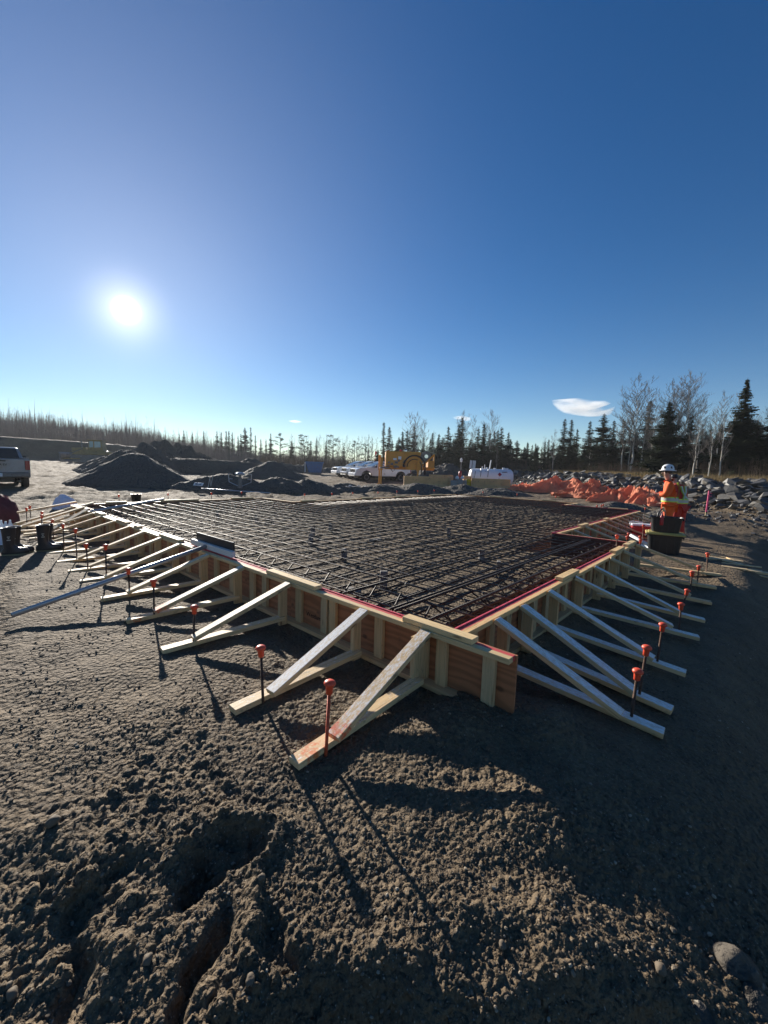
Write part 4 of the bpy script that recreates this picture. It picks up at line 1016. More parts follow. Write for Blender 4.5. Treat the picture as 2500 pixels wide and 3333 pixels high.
bare = [(2086, 1222, 40, 1, 1.25, 'biggest bare poplar with a wide fine crown'), (2245, 1213, 37, 1, 1.1, 'tall bare poplar with fanned limbs behind the white stems'), (2205, 1262, 38, 0, 1.0, 'bare poplar just right of the full spruce'), (2283, 1285, 26, 2, .8, 'white-stemmed birch nearest the hard hat'), (2330, 1320, 25.5, 3, .75, 'middle white-stemmed birch at the bank edge'), (2375, 1256, 25, 2, .8, 'right white-stemmed birch with russet crown'), (1775, 1413, 50, 4, 1.2, 'thin bare birch at the low end of the bank'), (1808, 1396, 48, 0, .9, 'bare birch left of the paired spruces'), (1925, 1385, 45, 4, 1.2, 'thin bare birch in front of a dark spruce under the cloud'), (2060, 1330, 42, 3, 1.0, 'bare birch crossing the big poplar'), (2160, 1320, 38, 0, .9, 'bare tree behind the full spruce'), (2480, 1350, 32, 1, 1.0, 'bare tree at the right end beyond the tallest spruce'), (2130, 1380, 36, 2, 1.0, 'low forked bare birch behind the tarpaulin rocks'), (1333, 1341, 66, 0, 1.0, 'tall bare poplar over the yellow machine'), (1358, 1347, 66, 1, .9, 'second bare poplar over the yellow machine'), (1383, 1364, 66, 0, 1.0, 'third bare poplar over the machine reel'), (1413, 1393, 66, 4, 1.1, 'thin bare tree left of the barriers'), (1514, 1341, 68, 1, .9, 'bare tree crowding the tallest middle spruce'), (1542, 1351, 68, 0, .9, 'bare tree over the road sign'), (1594, 1339, 66, 1, 1.1, 'spreading bare tree over the white tank'), (1480, 1400, 66, 4, 1.2, 'slender bare tree among the middle spruces'), (1622, 1440, 58, 4, 1.2, 'white dead stem behind the tank'), (1210, 1420, 92, 0, .8, 'bare tree left of the two lone spruces'), (1225, 1418, 92, 4, 1.1, 'slim bare tree by the two lone spruces')]
for i, (px, py, d, k) in enumerate([(2040, 1300, 41, 0), (2110, 1262, 40, 1), (2135, 1300, 37, 0), (2195, 1240, 39, 1), (2220, 1225, 38, 0), (2268, 1232, 38, 1), (2290, 1300, 35, 0), (2350, 1290, 33, 3), (2395, 1262, 31, 2), (2415, 1330, 30, 0), (2450, 1345, 33, 0), (2490, 1330, 33, 1), (1985, 1400, 45, 0), (1900, 1420, 48, 4), (2330, 1345, 34, 1), (2070, 1270, 41, 3)]):
    tree(BIR[k], px, py, d, '%s leafless tree of the fine-twigged stand above the rubble bank, from the cloud outwards' % nth(i), 'leafless stand above the rubble bank', 1.0, name='bare_tree')
for (px, py, d, k, sx, lab) in bare:
    tree(BIR[k], px, py, d, lab, None, sx, name='bare_tree')
for i in range(26):
    px = 950+i*10.5+rnd.uniform(-4, 4); tree(BIR[(0, 4, 3)[i % 3]], px, 1418+rnd.uniform(-8, 20), 98+rnd.uniform(-6, 6), '%s small leafless tree on the skyline from the blue skip to the yellow machine' % nth(i), 'leafless trees on the far skyline', .75, name='bare_tree')
for i in range(12):
    px = 430+i*22+rnd.uniform(-6, 6); tree(BIR[(0, 4, 3)[i % 3]], px, 1384+i*1.6+rnd.uniform(-8, 12), 118+rnd.uniform(-6, 6), '%s small leafless tree sticking out above the wooded hill, from the bulldozer' % nth(i), 'leafless trees above the wooded hill', .75, name='bare_tree')

# the bare aspen thicket on the far hill: one mass of thin stems
def thicket(name, n, fn, hfn, mat, seed, tw_=7, rr=(.018, .05)):
    r_ = random.Random(seed); V = []; F = []
    for i in range(n):
        x, y = fn(r_); h = hfn(r_, x, y); z = tz(x, y)-.1; dd = math.hypot(x, y); w_ = max(r_.uniform(*rr), dd*.00013)
        tx, ty = -y/dd, x/dd
        lx = r_.uniform(-.04, .04)*h
        b = len(V); V += [(x-tx*w_, y-ty*w_, z), (x+tx*w_, y+ty*w_, z), (x+lx*tx+w_*.15, y+lx*ty, z+h), (x, y+w_, z+h*.4)]; F += [(b, b+1, b+2), (b, b+3, b+2)]
        for q in range(tw_):
            f = r_.uniform(.25, .95); s = r_.choice((-1, 1)); L = h*r_.uniform(.12, .34)*(1.2-f); a = r_.uniform(-1, 1)*3.1
            cx, cy = x+lx*tx*f, y+lx*ty*f; ex, ey = math.cos(a)*L*.6, math.sin(a)*L*.6
            b = len(V); t_ = w_*.45; V += [(cx, cy, z+h*f-t_), (cx, cy, z+h*f+t_*2), (cx+ex, cy+ey, z+h*f+L)]; F += [(b, b+1, b+2)]
    me = bpy.data.meshes.new(name); me.from_pydata(V, [], F); me.update(); me.materials.append(mat); return link(name, me)
def fn1(r_):
    az = R(r_.uniform(-50, -6)); d = r_.uniform(92, 165); return math.sin(az)*d, math.cos(az)*d
o = thicket('aspen_forest', 9000, fn1, lambda r_, x, y: r_.uniform(1.6, 4.6)*(1.0 if r_.random() < .93 else 1.4)*(1+.35*math.sin(x*.21)*math.sin(y*.13+x*.05)), G['aspen'], 5, 11); tag(o, 'grey-brown leafless aspen thicket covering the far hill', 'forest', kind='stuff')
def fn1b(r_):
    az = R(r_.uniform(-50, -6)); d = r_.uniform(88, 160); return math.sin(az)*d, math.cos(az)*d
o = thicket('hill_brush', 9000, fn1b, lambda r_, x, y: r_.uniform(.8, 2.4), G['aspen'], 15, 9, (.02, .05)); tag(o, 'low brown brush between the aspen stems on the far hill', 'brush', kind='stuff')
def fn2(r_):
    az = R(r_.uniform(-17, 4)); d = r_.uniform(84, 120); return math.sin(az)*d, math.cos(az)*d
o = thicket('brushwood', 5200, fn2, lambda r_, x, y: r_.uniform(1.4, 3.6), G['brush'], 6, 9); tag(o, 'brown brushwood along the foot of the far trees', 'brushwood', kind='stuff')
def fn3(r_):
    y = r_.uniform(20, 66); x = 21+r_.uniform(-.5, 9)+(.0 if y < 50 else -(y-50)*.35); return x, y
o = thicket('undergrowth', 4200, fn3, lambda r_, x, y: r_.uniform(.5, 1.7), G['brush'], 7, 16, (.006, .012)); tag(o, 'dark leafless undergrowth among the spruces above the bank', 'undergrowth', kind='stuff')
def fn4(r_):
    az = R(r_.uniform(-2, 19)); d = r_.uniform(60, 78); return math.sin(az)*d, math.cos(az)*d
o = thicket('undergrowth', 3200, fn4, lambda r_, x, y: r_.uniform(.6, 2.2), G['brush'], 8, 14, (.010, .02)); tag(o, 'brown undergrowth among the spruces behind the tank', 'undergrowth', kind='stuff')
# dry grass on top of the bank
V = []; F = []
for i in range(26000):
    y = 11+rnd.random()**1.3*50; x = bank_x(y)+rnd.uniform(4.4, 10.5)
    if x/y > 1.0: continue
    z = tz(x, y); h = rnd.uniform(.18, .55)*(1.2 if rnd.random() < .1 else 1); a = rnd.uniform(0, 6.28); wd = .006+.0004*y
    b = len(V); V += [(x-math.cos(a)*wd, y-math.sin(a)*wd, z), (x+math.cos(a)*wd, y+math.sin(a)*wd, z), (x+rnd.uniform(-.15, .15), y+rnd.uniform(-.15, .15), z+h)]; F.append((b, b+1, b+2))
me = bpy.data.meshes.new('dry_grass'); me.from_pydata(V, [], F); me.update(); me.materials.append(G['grass'])
tag(link('dry_grass', me), 'tall dry grass along the top of the rubble bank', 'grass', kind='stuff')

# ------------------------------------------------------------------ vehicles
def arch_profile(x0, x1, zb, zt_pts, wheels, r):
    """closed side outline: bottom with wheel arches, then the given top points from front to back"""
    pts = [(x1, zb)]
    for wx in sorted(wheels, reverse=True):
        pts.append((wx+r, zb))
        for i in range(1, 9): a = math.pi*i/9; pts.append((wx+r*math.cos(a), zb+r*math.sin(a)*1.0))
        pts.append((wx-r, zb))
    pts.append((x0, zb)); return pts+zt_pts
def pickup(label, loc, heading, paint, small=False):
    """origin on the ground under the middle; +x is forward"""
    t = thing('pickup_truck', label, 'pickup truck', loc, heading)
    W2 = 1.0; wh = (-1.83, 1.87)
    body = MB()
    prof = arch_profile(-2.92, 2.92, .52, [(-2.92, 1.40), (-.95, 1.42), (1.15, 1.36), (2.55, 1.26), (2.86, 1.16), (2.95, .98)], wh, .50)
    body.prism(prof, -W2, W2); bmesh_ = body.mesh('body', bev=.035)
    link('body', bmesh_, paint, t)
    # open bed, cut in as dark inner box standing proud on top
    m = MB(); m.box((-1.93, 0, 1.415), (1.80, 1.62, .02)); link('bed_floor', m.mesh('bed'), G['black'], t)
    for sy in (-1, 1):
        m = MB(); m.box((-1.93, sy*.92, 1.435), (1.9, .13, .05), ch=.012); link('bed_rail', m.mesh('bed_rail'), paint, t)
    m = MB(); m.box((-2.90, 0, 1.07), (.07, 1.62, .62), ch=.015); tg = link('tailgate', m.mesh('tailgate'), paint, t, (-.025, 0, 0))
    m = MB(); m.box((-2.99, .0, 1.30), (.03, .30, .06), ch=.01); link('handle', m.mesh('handle'), G['black'], tg, (0, 0, 0))
    # cab
    def cabring(z, x0, x1, hw): return [(x0, -hw, z), (x1, -hw, z), (x1, hw, z), (x0, hw, z)]
    c = MB(); rings = [(1.38, -.95, 1.32, .95), (1.72, -.80, .62, .84), (1.93, -.66, .18, .76), (1.97, -.5, .02, .68)]
    V = []; 
    for z, a, b, hw in rings: V += cabring(z, a, b, hw)
    F = [(0, 3, 2, 1)]+[(4*i+j, 4*i+(j+1) % 4, 4*i+4+(j+1) % 4, 4*i+4+j) for i in range(3) for j in range(4)]+[(12, 13, 14, 15)]
    c.add(V, F); link('cab', c.mesh('cab', bev=.03), paint, t)
    def quad(name, pts, off, mat):
        m = MB(); pts = [Vector(p) for p in pts]; n = (pts[1]-pts[0]).cross(pts[-1]-pts[0]).normalized()*off
        m.add([p+n for p in pts]+[p+n*.2 for p in pts], [tuple(range(len(pts))), tuple(range(2*len(pts)-1, len(pts)-1, -1))]+[(i, (i+1) % len(pts), (i+1) % len(pts)+len(pts), i+len(pts)) for i in range(len(pts))])
        return link(name, m.mesh(name), mat, t)
    quad('windscreen', [(1.22, -.80, 1.43), (1.22, .80, 1.43), (.26, .70, 1.88), (.26, -.70, 1.88)], .03, G['glass'])
    quad('rear_window', [(-.935, .78, 1.43), (-.935, -.78, 1.43), (-.73, -.68, 1.88), (-.73, .68, 1.88)], .03, G['glass'])
    for sy in (-1, 1):
        a = [(.98, sy*.935, 1.43), (.30, sy*.795, 1.86), (-.10, sy*.795, 1.87), (-.10, sy*.935, 1.43)]; b = [(-.18, sy*.935, 1.43), (-.18, sy*.795, 1.87), (-.64, sy*.80, 1.86), (-.84, sy*.935, 1.43)]
        for q in (a, b): quad('side_window', q if sy > 0 else q[::-1], .022, G['glass'])
        m = MB(); m.box((.95, sy*1.10, 1.45), (.12, .22, .22), ch=.02); link('mirror', m.mesh('mirror'), G['black'], t)
        m = MB(); m.box((-2.90, sy*.90, 1.10), (.10, .17, .42), ch=.02); link('tail_light', m.mesh('tail_light'), G['redlens'], t, (-.03, 0, 0))
        m = MB(); m.box((2.84, sy*.84, 1.02), (.24, .26, .24), ch=.03); link('headlight', m.mesh('headlight'), G['amber'], t, (.0, sy*.04, 0))
        for z_, wd_ in ((.0, .7),):
            m = MB(); m.box((.25, sy*1.005, 1.20), (.18, .02, .035)); link('door_handle', m.mesh('door_handle'), G['black'], t)
            m = MB(); m.box((0.0, sy*.97, .46), (2.5, .14, .08), ch=.02); link('side_step', m.mesh('side_step'), G['black'], t)
    m = MB(); m.box((2.93, 0, 1.02), (.06, 1.30, .34), ch=.02); gr = link('grille', m.mesh('grille'), G['black'], t)
    for z in (.92, 1.02, 1.12):
        m = MB(); m.box((2.97, 0, z), (.02, 1.24, .025)); link('grille_bar', m.mesh('grille_bar'), G['chrome'], gr)
    m = MB(); m.box((2.97, 0, .66), (.20, 1.96, .26), ch=.04); link('front_bumper', m.mesh('bumper'), paint if not small else G['chrome'], t)
    m = MB(); m.box((2.99, 0, .50), (.16, 1.7, .14), ch=.04); link('skid_plate', m.mesh('skid'), G['black'], t)
    m = MB(); m.box((-3.02, 0, .66), (.20, 1.92, .24), ch=.04); link('rear_bumper', m.mesh('rbumper'), G['steel'] if paint != G['carwhite'] else G['chrome'], t)
    m = MB(); m.box((0, 0, .42), (5.2, .9, .22)); link('chassis', m.mesh('chassis'), G['black'], t)
    m = MB(); m.tube([(-2.3, -.55, .36), (-3.02, -.60, .36)], .035, 8); link('exhaust_pipe', m.mesh('exhaust'), G['steel'], t)
    for wx in wh:
        for sy in (-1, 1):
            m = MB(); m.lathe([(.25, -.13), (.36, -.14), (.405, -.10), (.41, 0), (.405, .10), (.36, .14), (.25, .13)], 22, axis='y'); w_ = link('wheel', m.mesh('tyre', smooth=True), G['tyre'], t, (wx, sy*.86, .41))
            m = MB(); m.lathe([(.05, .09), (.23, .145), (.25, .14), (.25, -.14), (.23, -.145), (.05, -.09)], 14, axis='y'); link('rim', m.mesh('rim'), G['steel'], w_)
            ring = []; m = MB()
            for i in range(9): a = math.pi*i/8; ring.append((wx+.52*math.cos(a), sy*1.0, .52+.50*math.sin(a)))
            m.tube(ring, .03, 4); link('wheel_arch', m.mesh('arch'), G['black'], t)
    m = MB(); m.tube([(-.4, .2, 1.95), (-.42, .2, 2.02)], .02, 6); link('aerial_base', m.mesh('aerial'), G['black'], t)
    return t
def base_at(px, d):
    x, y = XY(px, d); return Vector((x, y, tz(x, y)))
trucks = [(1238, 41.0, 'nearest white pickup truck of the three, half behind the yellow machine', R(205)), (1203, 44.5, 'middle white pickup truck of three parked side by side', R(206)), (1166, 48.5, 'farthest white pickup truck of three, next to the blue skip', R(207))]
for i, (px, d, lab, hd) in enumerate(trucks):
    b = base_at(px, d); t = pickup(lab, b, hd, G['carwhite'], small=(i == 1)); t['group'] = 'white pickup trucks parked side by side'
    # safety flag on a whip
    if i < 3:
        f = MB(); ax = -2.6
        f.tube([(ax, -.85, 1.4), (ax+.02, -.85, 3.3)], .028, 5); wp = link('flag_whip', f.mesh('whip'), G['orange'], t)
        f = MB(); f.add([(ax, -.85, 3.3), (ax-.05, -.45, 3.22), (ax, -.43, 2.9), (ax, -.85, 2.8)], [(0, 1, 2, 3)]); f.add([(ax+.01, -.85, 3.3), (ax-.04, -.45, 3.22), (ax+.01, -.43, 2.9), (ax+.01, -.85, 2.8)], [(3, 2, 1, 0)]); link('safety_flag', f.mesh('flag'), G['brushed'], wp)
b = base_at(85, 19.0)
tk = pickup('dusty silver pickup truck seen from behind at the edge of the yard', (b.x-2.85, b.y+1.6, b.z), R(136), G['carsilver'])
zz = Vector((0, 0, 1))
mw = Matrix((Vector((0, -1, 0)), zz, Vector((-1, 0, 0)))).transposed().to_4x4(); mw.translation = Vector((-2.972, .1, 1.12))
words('SIERRA EV', .13, G['ink'], tk, mw, bold=.002)
m = MB(); m.box((-3.13, .15, .66), (.02, .32, .16), ch=.004); pl = link('number_plate', m.mesh('plate'), G['white'], tk)

# bulldozer
def bulldozer(loc, hd):
    t = thing('bulldozer', 'dull yellow bulldozer with glazed cab and wide blade below the cut bank', 'bulldozer', loc, hd)
    m = MB(); m.prism([(-2.1, .75), (2.3, .75), (2.35, 1.95), (.5, 2.05), (.5, 1.7), (-1.6, 1.7), (-2.1, 1.4)], -.62, .62); link('engine_hood', m.mesh('hood', bev=.05), G['dozeryellow'], t)
    for sy in (-1, 1):
        m = MB(); pts = []
        for i in range(10): a = -math.pi/2-math.pi*i/9; pts.append((-1.7+.48*math.cos(a), .5+.48*math.sin(a)))
        for i in range(10): a = math.pi/2-math.pi*i/9; pts.append((1.7+.48*math.cos(a), .5+.48*math.sin(a)))
        m.prism(pts, sy*1.02-.28, sy*1.02+.28); tr = link('track', m.mesh('track'), G['steel'], t)
        for i in range(18):
            x = -2.05+i*.24; m = MB(); m.box((x, sy*1.02, 1.0), (.05, .58, .06)); link('track_shoe', m.mesh('shoe'), G['steel'], tr)
        m = MB(); m.prism([(-2.1, 1.1), (1.4, 1.1), (1.2, 1.25), (-2.1, 1.35)], sy*1.02-.34, sy*1.02+.34); link('fender', m.mesh('fender', bev=.03), G['dozeryellow'], t)
        m = MB(); m.tube([(1.0, sy*1.42, .5), (3.0, sy*1.42, .45)], .09, 6); link('push_arm', m.mesh('arm'), G['dozeryellow'], t)
        m = MB(); m.tube([(.9, sy*.72, 1.9), (2.9, sy*.8, .9)], .05, 6); link('blade_ram', m.mesh('ram'), G['steel'], t)
    m = MB(); pr = [(3.0, .05), (3.12, .3), (3.05, .7), (3.08, 1.05), (3.25, 1.3), (3.35, 1.3), (3.2, 1.0), (3.2, .6), (3.28, .3), (3.2, .05)]; m.prism(pr, -1.85, 1.85); link('blade', m.mesh('blade'), G['steel'], t)
    m = MB(); pr = [(-1.5, 1.7), (.45, 1.7), (.25, 2.2), (.2, 3.0), (-1.35, 3.0)]; m.prism(pr, -.68, .68); cb = link('cab', m.mesh('cab', bev=.04), G['dozeryellow'], t)
    for sy in (-1, 1):
        for x0, x1 in ((-.35, .12), (-1.25, -.5)):
            m = MB(); m.prism([(x0, 2.1), (x1, 2.05), (x1-.02, 2.88), (x0, 2.88)], sy*.69-.01, sy*.69+.01); link('cab_window', m.mesh('win'), G['glassl'], cb)
    m = MB(); m.box((.24, 0, 2.5), (.04, 1.1, .8)); link('cab_window', m.mesh('win'), G['glassl'], cb, (.02, 0, 0))
    m = MB(); m.box((-.58, 0, 3.06), (1.9, 1.55, .12), ch=.04); link('cab_roof', m.mesh('roof'), G['dozeryellow'], cb)
    m = MB(); m.tube([(1.2, .3, 1.9), (1.2, .3, 2.9)], .06, 8); link('exhaust_stack', m.mesh('stack'), G['steel'], t)
    m = MB(); m.box((-2.2, 0, 1.3), (.5, 1.2, .5), ch=.05); link('rear_box', m.mesh('tank'), G['dozeryellow'], t)
    m = MB(); m.prism([(-2.3, .3), (-2.9, .9), (-3.0, .2), (-2.8, .3)], -.08, .08); link('ripper', m.mesh('ripper'), G['steel'], t)
bd = base_at(305, 57); bulldozer(bd, R(192))

# blue skip
b = base_at(1024, 58)
t = thing('waste_skip', 'blue steel waste skip standing alone on the yard', 'skip', b, R(8))
m = MB(); m.prism([(-.75, .25), (.9, .25), (1.25, 1.7), (-1.25, 1.7)], -.85, .85); link('hopper', m.mesh('hopper', bev=.03), G['blue'], t)
m = MB()
for sy in (-.6, .6): m.box((0, sy, .12), (1.9, .12, .24))
link('skid', m.mesh('skid'), G['steel'], t)
m = MB()
for q in ((0, .87, 2.62, .08), (0, -.87, 2.62, .08)): m.box((q[0], q[1], 1.72), (q[2], q[3], .10))
link('rim', m.mesh('rim'), G['blue'], t)
m = MB(); m.box((-1.32, 0, 1.0), (.06, 1.3, 1.4), ch=.01); link('end_plate', m.mesh('end'), G['white'], t)

# yellow concreting machine on stilts
def machine(loc, hd):
    t = thing('concrete_machine', 'yellow trailer machine on raised legs with hoses and a cable reel', 'machine', loc, hd)
    m = MB(); m.box((.35, 0, 2.15), (2.9, 1.5, 1.30), ch=.06); hb = link('housing', m.mesh('housing'), G['machyellow'], t)
    for i in range(5):
        m = MB(); m.box((.75+.02*i, -.765, 1.62+.10*i), (.50, .03, .03)); link('vent_slat', m.mesh('slat'), G['steel'], hb)
    for (x, z, w_, h_) in ((-.35, 2.15, .28, .16), (.05, 2.25, .25, .26)):
        m = MB(); m.box((x, -.762, z), (w_, .012, h_)); link('notice_plate', m.mesh('notice'), G['white'], hb)
    m = MB(); m.prism([(.55, 1.3), (.6, 2.0), (.85, 2.45), (1.25, 2.6), (1.65, 2.45), (1.9, 2.0), (1.95, 1.3)], -.95, -.74); link('hose_guard', m.mesh('guard'), G['machyellow'], t)
    for rr_, y in ((.86, -.98), (.60, -1.0), (.92, -1.05)):
        pts = [(1.25+rr_*math.cos(a), y, 1.55+rr_*1.05*math.sin(a)) for a in [math.pi*i/12 for i in range(13)]]; m = MB(); m.tube([(1.25+rr_, y, .95)]+pts, .035, 6); link('hose', m.mesh('hose', smooth=True), G['black'], t)
    m = MB(); m.lathe([(.30, -.16), (.42, -.16), (.42, -.12), (.2, -.11), (.2, .11), (.42, .12), (.42, .16), (.30, .16)], 20, axis='y', c=(2.25, -.55, 2.45)); rl_ = link('cable_reel', m.mesh('reel'), G['steel'], t)
    m = MB(); m.lathe([(.05, -.20), (.16, -.20), (.16, .20), (.05, .20)], 14, axis='y', c=(2.25, -.55, 2.45)); link('hub', m.mesh('hub'), G['chrome'], rl_)
    m = MB(); m.box((.9, 0, 1.40), (4.1, 1.0, .20)); m.box((2.7, 0, 1.75), (.5, 1.3, .7)); m.tube([(1.8, -.7, 1.5), (2.9, -.7, 2.6)], .07, 5); m.tube([(2.9, -.7, 1.4), (2.9, -.7, 2.65)], .06, 5); m.tube([(2.0, -.7, 1.5), (3.0, -.7, 1.5)], .06, 5); link('frame', m.mesh('frame'), G['machyellow'], t)
    m = MB()
    for i in range(14): m.box((-.9+rnd.random()*1.5, -.78-rnd.random()*.15, 1.5+rnd.random()*.55), (.06+.2*rnd.random(), .10, .05+.15*rnd.random()))
    m.tube([(-.2, -.8, 1.4), (-.6, -.95, 1.75), (-1.2, -.9, 1.5), (-1.4, -.8, 1.7)], .03, 5); m.tube([(-.9, -.9, 1.6), (-.5, -1.0, 1.1), (-.2, -.9, 1.5)], .03, 5)
    link('pump_gear', m.mesh('gear'), G['steel'], t)
    for (x, y, zt_) in ((-1.45, -.65, 2.25), (-1.55, .75, 2.5), (1.55, -1.05, 2.1)):
        m = MB(); m.box((x, y, (1.2+zt_)/2), (.22, .18, zt_-1.2), ch=.02); lg = link('leg', m.mesh('leg'), G['machyellow'], t)
        m = MB(); m.box((x, y, .62), (.13, .12, 1.24), ch=.01); m.box((x, y, .03), (.3, .3, .06)); link('foot_post', m.mesh('foot'), G['machyellow'], lg)
    m = MB(); m.box((-1.2, -.35, 1.42), (.7, 1.0, .12)); link('step_plate', m.mesh('step'), G['steel'], t)
    for sy in (-.62, .62):
        m = MB(); m.lathe([(.2, -.12), (.42, -.13), (.46, 0), (.42, .13), (.2, .12)], 18, axis='y'); w_ = link('wheel', m.mesh('tyre', smooth=True), G['tyre'], t, (1.25, sy, .46))
        m = MB(); pts = [(1.25+.58*math.cos(a), sy-.0, .46+.56*math.sin(a)) for a in [math.pi*i/8 for i in range(9)]]; m.tube(pts, .05, 4); link('mudguard', m.mesh('mud'), G['steel'], t)
    m = MB(); m.lathe([(.05, 0), (.12, .03), (.12, .12), (.05, .2)], 8, c=(.6, 0, 2.8)); link('beacon', m.mesh('beacon'), G['chrome'], t)
b = base_at(1296, 34.5); machine(b, R(3))

# tan concrete barriers and blocks round the tank
def barrier(label, pxa, pxb, d, h, mat, th=.55, hd=0.0, name='concrete_barrier', cat='barrier', group='painted concrete barriers', d2=None):
    a = Vector((*XY(pxa, d), 0)); b_ = Vector((*XY(pxb, d2 or d), 0)); c = (a+b_)/2; L = (b_-a).length; g = tz(c.x, c.y)
    m = MB(); w_ = th/2
    for i in range(1):
        V = []; 
        for x in (-L/2, L/2):
            V += [(x, -w_, -.05), (x, -w_, h*.30), (x, -w_*.62, h*.42), (x, -w_*.55, h), (x, w_*.55, h), (x, w_*.62, h*.42), (x, w_, h*.30), (x, w_, -.05)]
        if name == 'concrete_block': V = [(x, s*w_, z) for x in (-L/2, L/2) for s, z in ((-1, -.05), (-1, h*.5), (-1, h-.06), (-.85, h), (.85, h), (1, h-.06), (1, h*.5), (1, -.05))]
        F = [tuple(range(8)), tuple(range(15, 7, -1))]+[(i, i+8, (i+1) % 8+8, (i+1) % 8) for i in range(8)]; m.add(V, F)
    o = link(name, m.mesh(name, bev=.02), mat, None, (c.x, c.y, g), (0, 0, math.atan2((b_-a).y, (b_-a).x))); return tag(o, label, cat, group)
barrier('long tan barrier nearest the yellow machine', 1316, 1458, 29.5, .92, G['tanblock'])
barrier('tan barrier in front of the white tank', 1537, 1664, 31, .84, G['tanblock'], d2=30.5)
barrier('pale topped barrier behind the long tan one', 1398, 1476, 33.5, .98, G['tanblock'])
barrier('short barrier end standing between the long tan barrier and the grey blocks', 1459, 1470, 29.6, .90, G['tanblock'], d2=32)
gk = 'concrete blocks between the barriers'
barrier('grey concrete block lying nearest, its top in the sun', 1471, 1489, 29, .70, G['greyblock'], .5, name='concrete_block', cat='block', group=gk)
barrier('grey concrete block behind and beside the nearest one', 1490, 1508, 31, .72, G['greyblock'], .5, name='concrete_block', cat='block', group=gk)
barrier('narrow grey concrete block between grey and yellow', 1510, 1520, 31.3, .66, G['greyblock'], .5, name='concrete_block', cat='block', group=gk)
barrier('yellow painted concrete block beside the tank barrier', 1521, 1534, 31.4, .74, G['yelblock'], .5, name='concrete_block', cat='block', group=gk)
barrier('cream block with lit top behind the yellow one', 1509, 1534, 33, .95, G['tanblock'], .6, name='concrete_block', cat='block', group=gk)
# white fuel tank
b = base_at(1599, 34); Lt = 3.35
t = thing('fuel_tank', 'white horizontal fuel tank lying behind a tan barrier', 'tank', b, R(2))
r_ = .68; prof = [(.02, -Lt/2-.16), (.35, -Lt/2-.13), (.58, -Lt/2-.05), (r_, -Lt/2+.06), (r_, Lt/2-.06), (.58, Lt/2+.05), (.35, Lt/2+.13), (.02, Lt/2+.16)]
m = MB(); m.lathe(prof, 28, (0, 0, .88), 'x'); link('tank_shell', m.mesh('shell', smooth=True), G['tankwhite'], t)
for x in (-1.1, 1.1):
    m = MB(); m.box((x, 0, .2), (.2, 1.1, .45)); link('saddle', m.mesh('saddle'), G['steel'], t)
for (x, h, rr_) in ((-.75, .18, .04), (-.55, .34, .035), (-.35, .12, .10), (.3, .10, .09), (1.05, .14, .12), (1.3, .10, .16)):
    m = MB(); m.lathe([(rr_, 0), (rr_, h), (rr_*.8, h+.02)], 10, (x, 0, 1.54)); link('fitting', m.mesh('fit'), G['white'], t)
m = MB(); q = .17; y = -.62; m.add([(-q+.55, y, 1.13), (.55, y-.02, 1.13-q), (q+.55, y, 1.13), (.55, y+.05, 1.13+q)], [(0, 1, 2, 3)]); m.add([(-q+.55, y-.012, 1.13), (.55, y-.032, 1.13-q), (q+.55, y-.012, 1.13), (.55, y+.038, 1.13+q)], [(0, 1, 2, 3)]); link('hazard_placard', m.mesh('diamond'), G['redlens'], t, (0, -.045, 0))
m = MB(); m.box((.95, -.57, 1.32), (.4, .02, .05)); link('stencil', m.mesh('stencil'), G['ink'], t, (0, 0, 0), (0, 0, 0))
m = MB(); m.tube([(-1.05, -.70, .9), (-1.0, -.62, 1.3), (-.95, -.3, 1.58)], .02, 5); m.tube([(-.45, -.70, .9), (-.4, -.62, 1.3), (-.35, -.3, 1.56)], .02, 5); m.tube([(-1.55, -.69, .8), (-1.45, -.6, 1.35)], .02, 5); link('strap', m.mesh('strap'), G['black'], t)
# signs and posts
def post(label, px, pyb, pyt, d, r__, mat, lean=0.0, name='marker_post', cat='post', extra=None):
    tp = P(px, pyt, d); g = tz(tp.x, tp.y); h = tp.z-g
    t = thing(name, label, cat, (tp.x, tp.y, g)); t.rotation_euler = (0, lean, 0)
    m = MB(); m.tube([(0, 0, -.1), (0, 0, h)], r__, 8); link('pole', m.mesh('pole'), mat, t); return t, h
t, h = post('double white board sign on a thin post at the left end of the tank', 1533, 1545, 1498, 31.2, .022, G['steel'], .06, 'road_sign', 'sign')
for x, ry in ((-.10, .5), (.13, -.35)):
    m = MB(); m.box((0, 0, 0), (.24, .02, .62), ch=.004); link('sign_board', m.mesh('board'), G['white'], t, (x, -.03, h-.32), (0, 0, ry))
t, h = post('leaning white pole behind the white tank', 1588, 1530, 1497, 36, .05, G['white'], .12)
t, h = post('thin post with pale head beside the red extinguisher', 1502, 1545, 1493, 33.5, .03, G['greyblock'], 0)
m = MB(); m.lathe([(.02, 0), (.09, .05), (.10, .25), (.03, .36)], 10, (0, 0, h-.3)); link('head', m.mesh('head'), G['white'], t)
b = Vector((*XY(1499, 32.4), 0)); b.z = tz(b.x, b.y)+.72
t = thing('fire_extinguisher', 'red extinguisher standing on the grey blocks', 'extinguisher', b)
m = MB(); m.lathe([(.10, 0), (.13, .05), (.13, .50), (.08, .60), (.03, .64)], 12); link('cylinder', m.mesh('cyl', smooth=True), G['redplastic'], t)
m = MB(); m.box((0, 0, .70), (.2, .06, .05)); m.tube([(.03, 0, .68), (.16, 0, .5), (.17, 0, .2)], .015, 5); link('handle', m.mesh('valve'), G['black'], t)
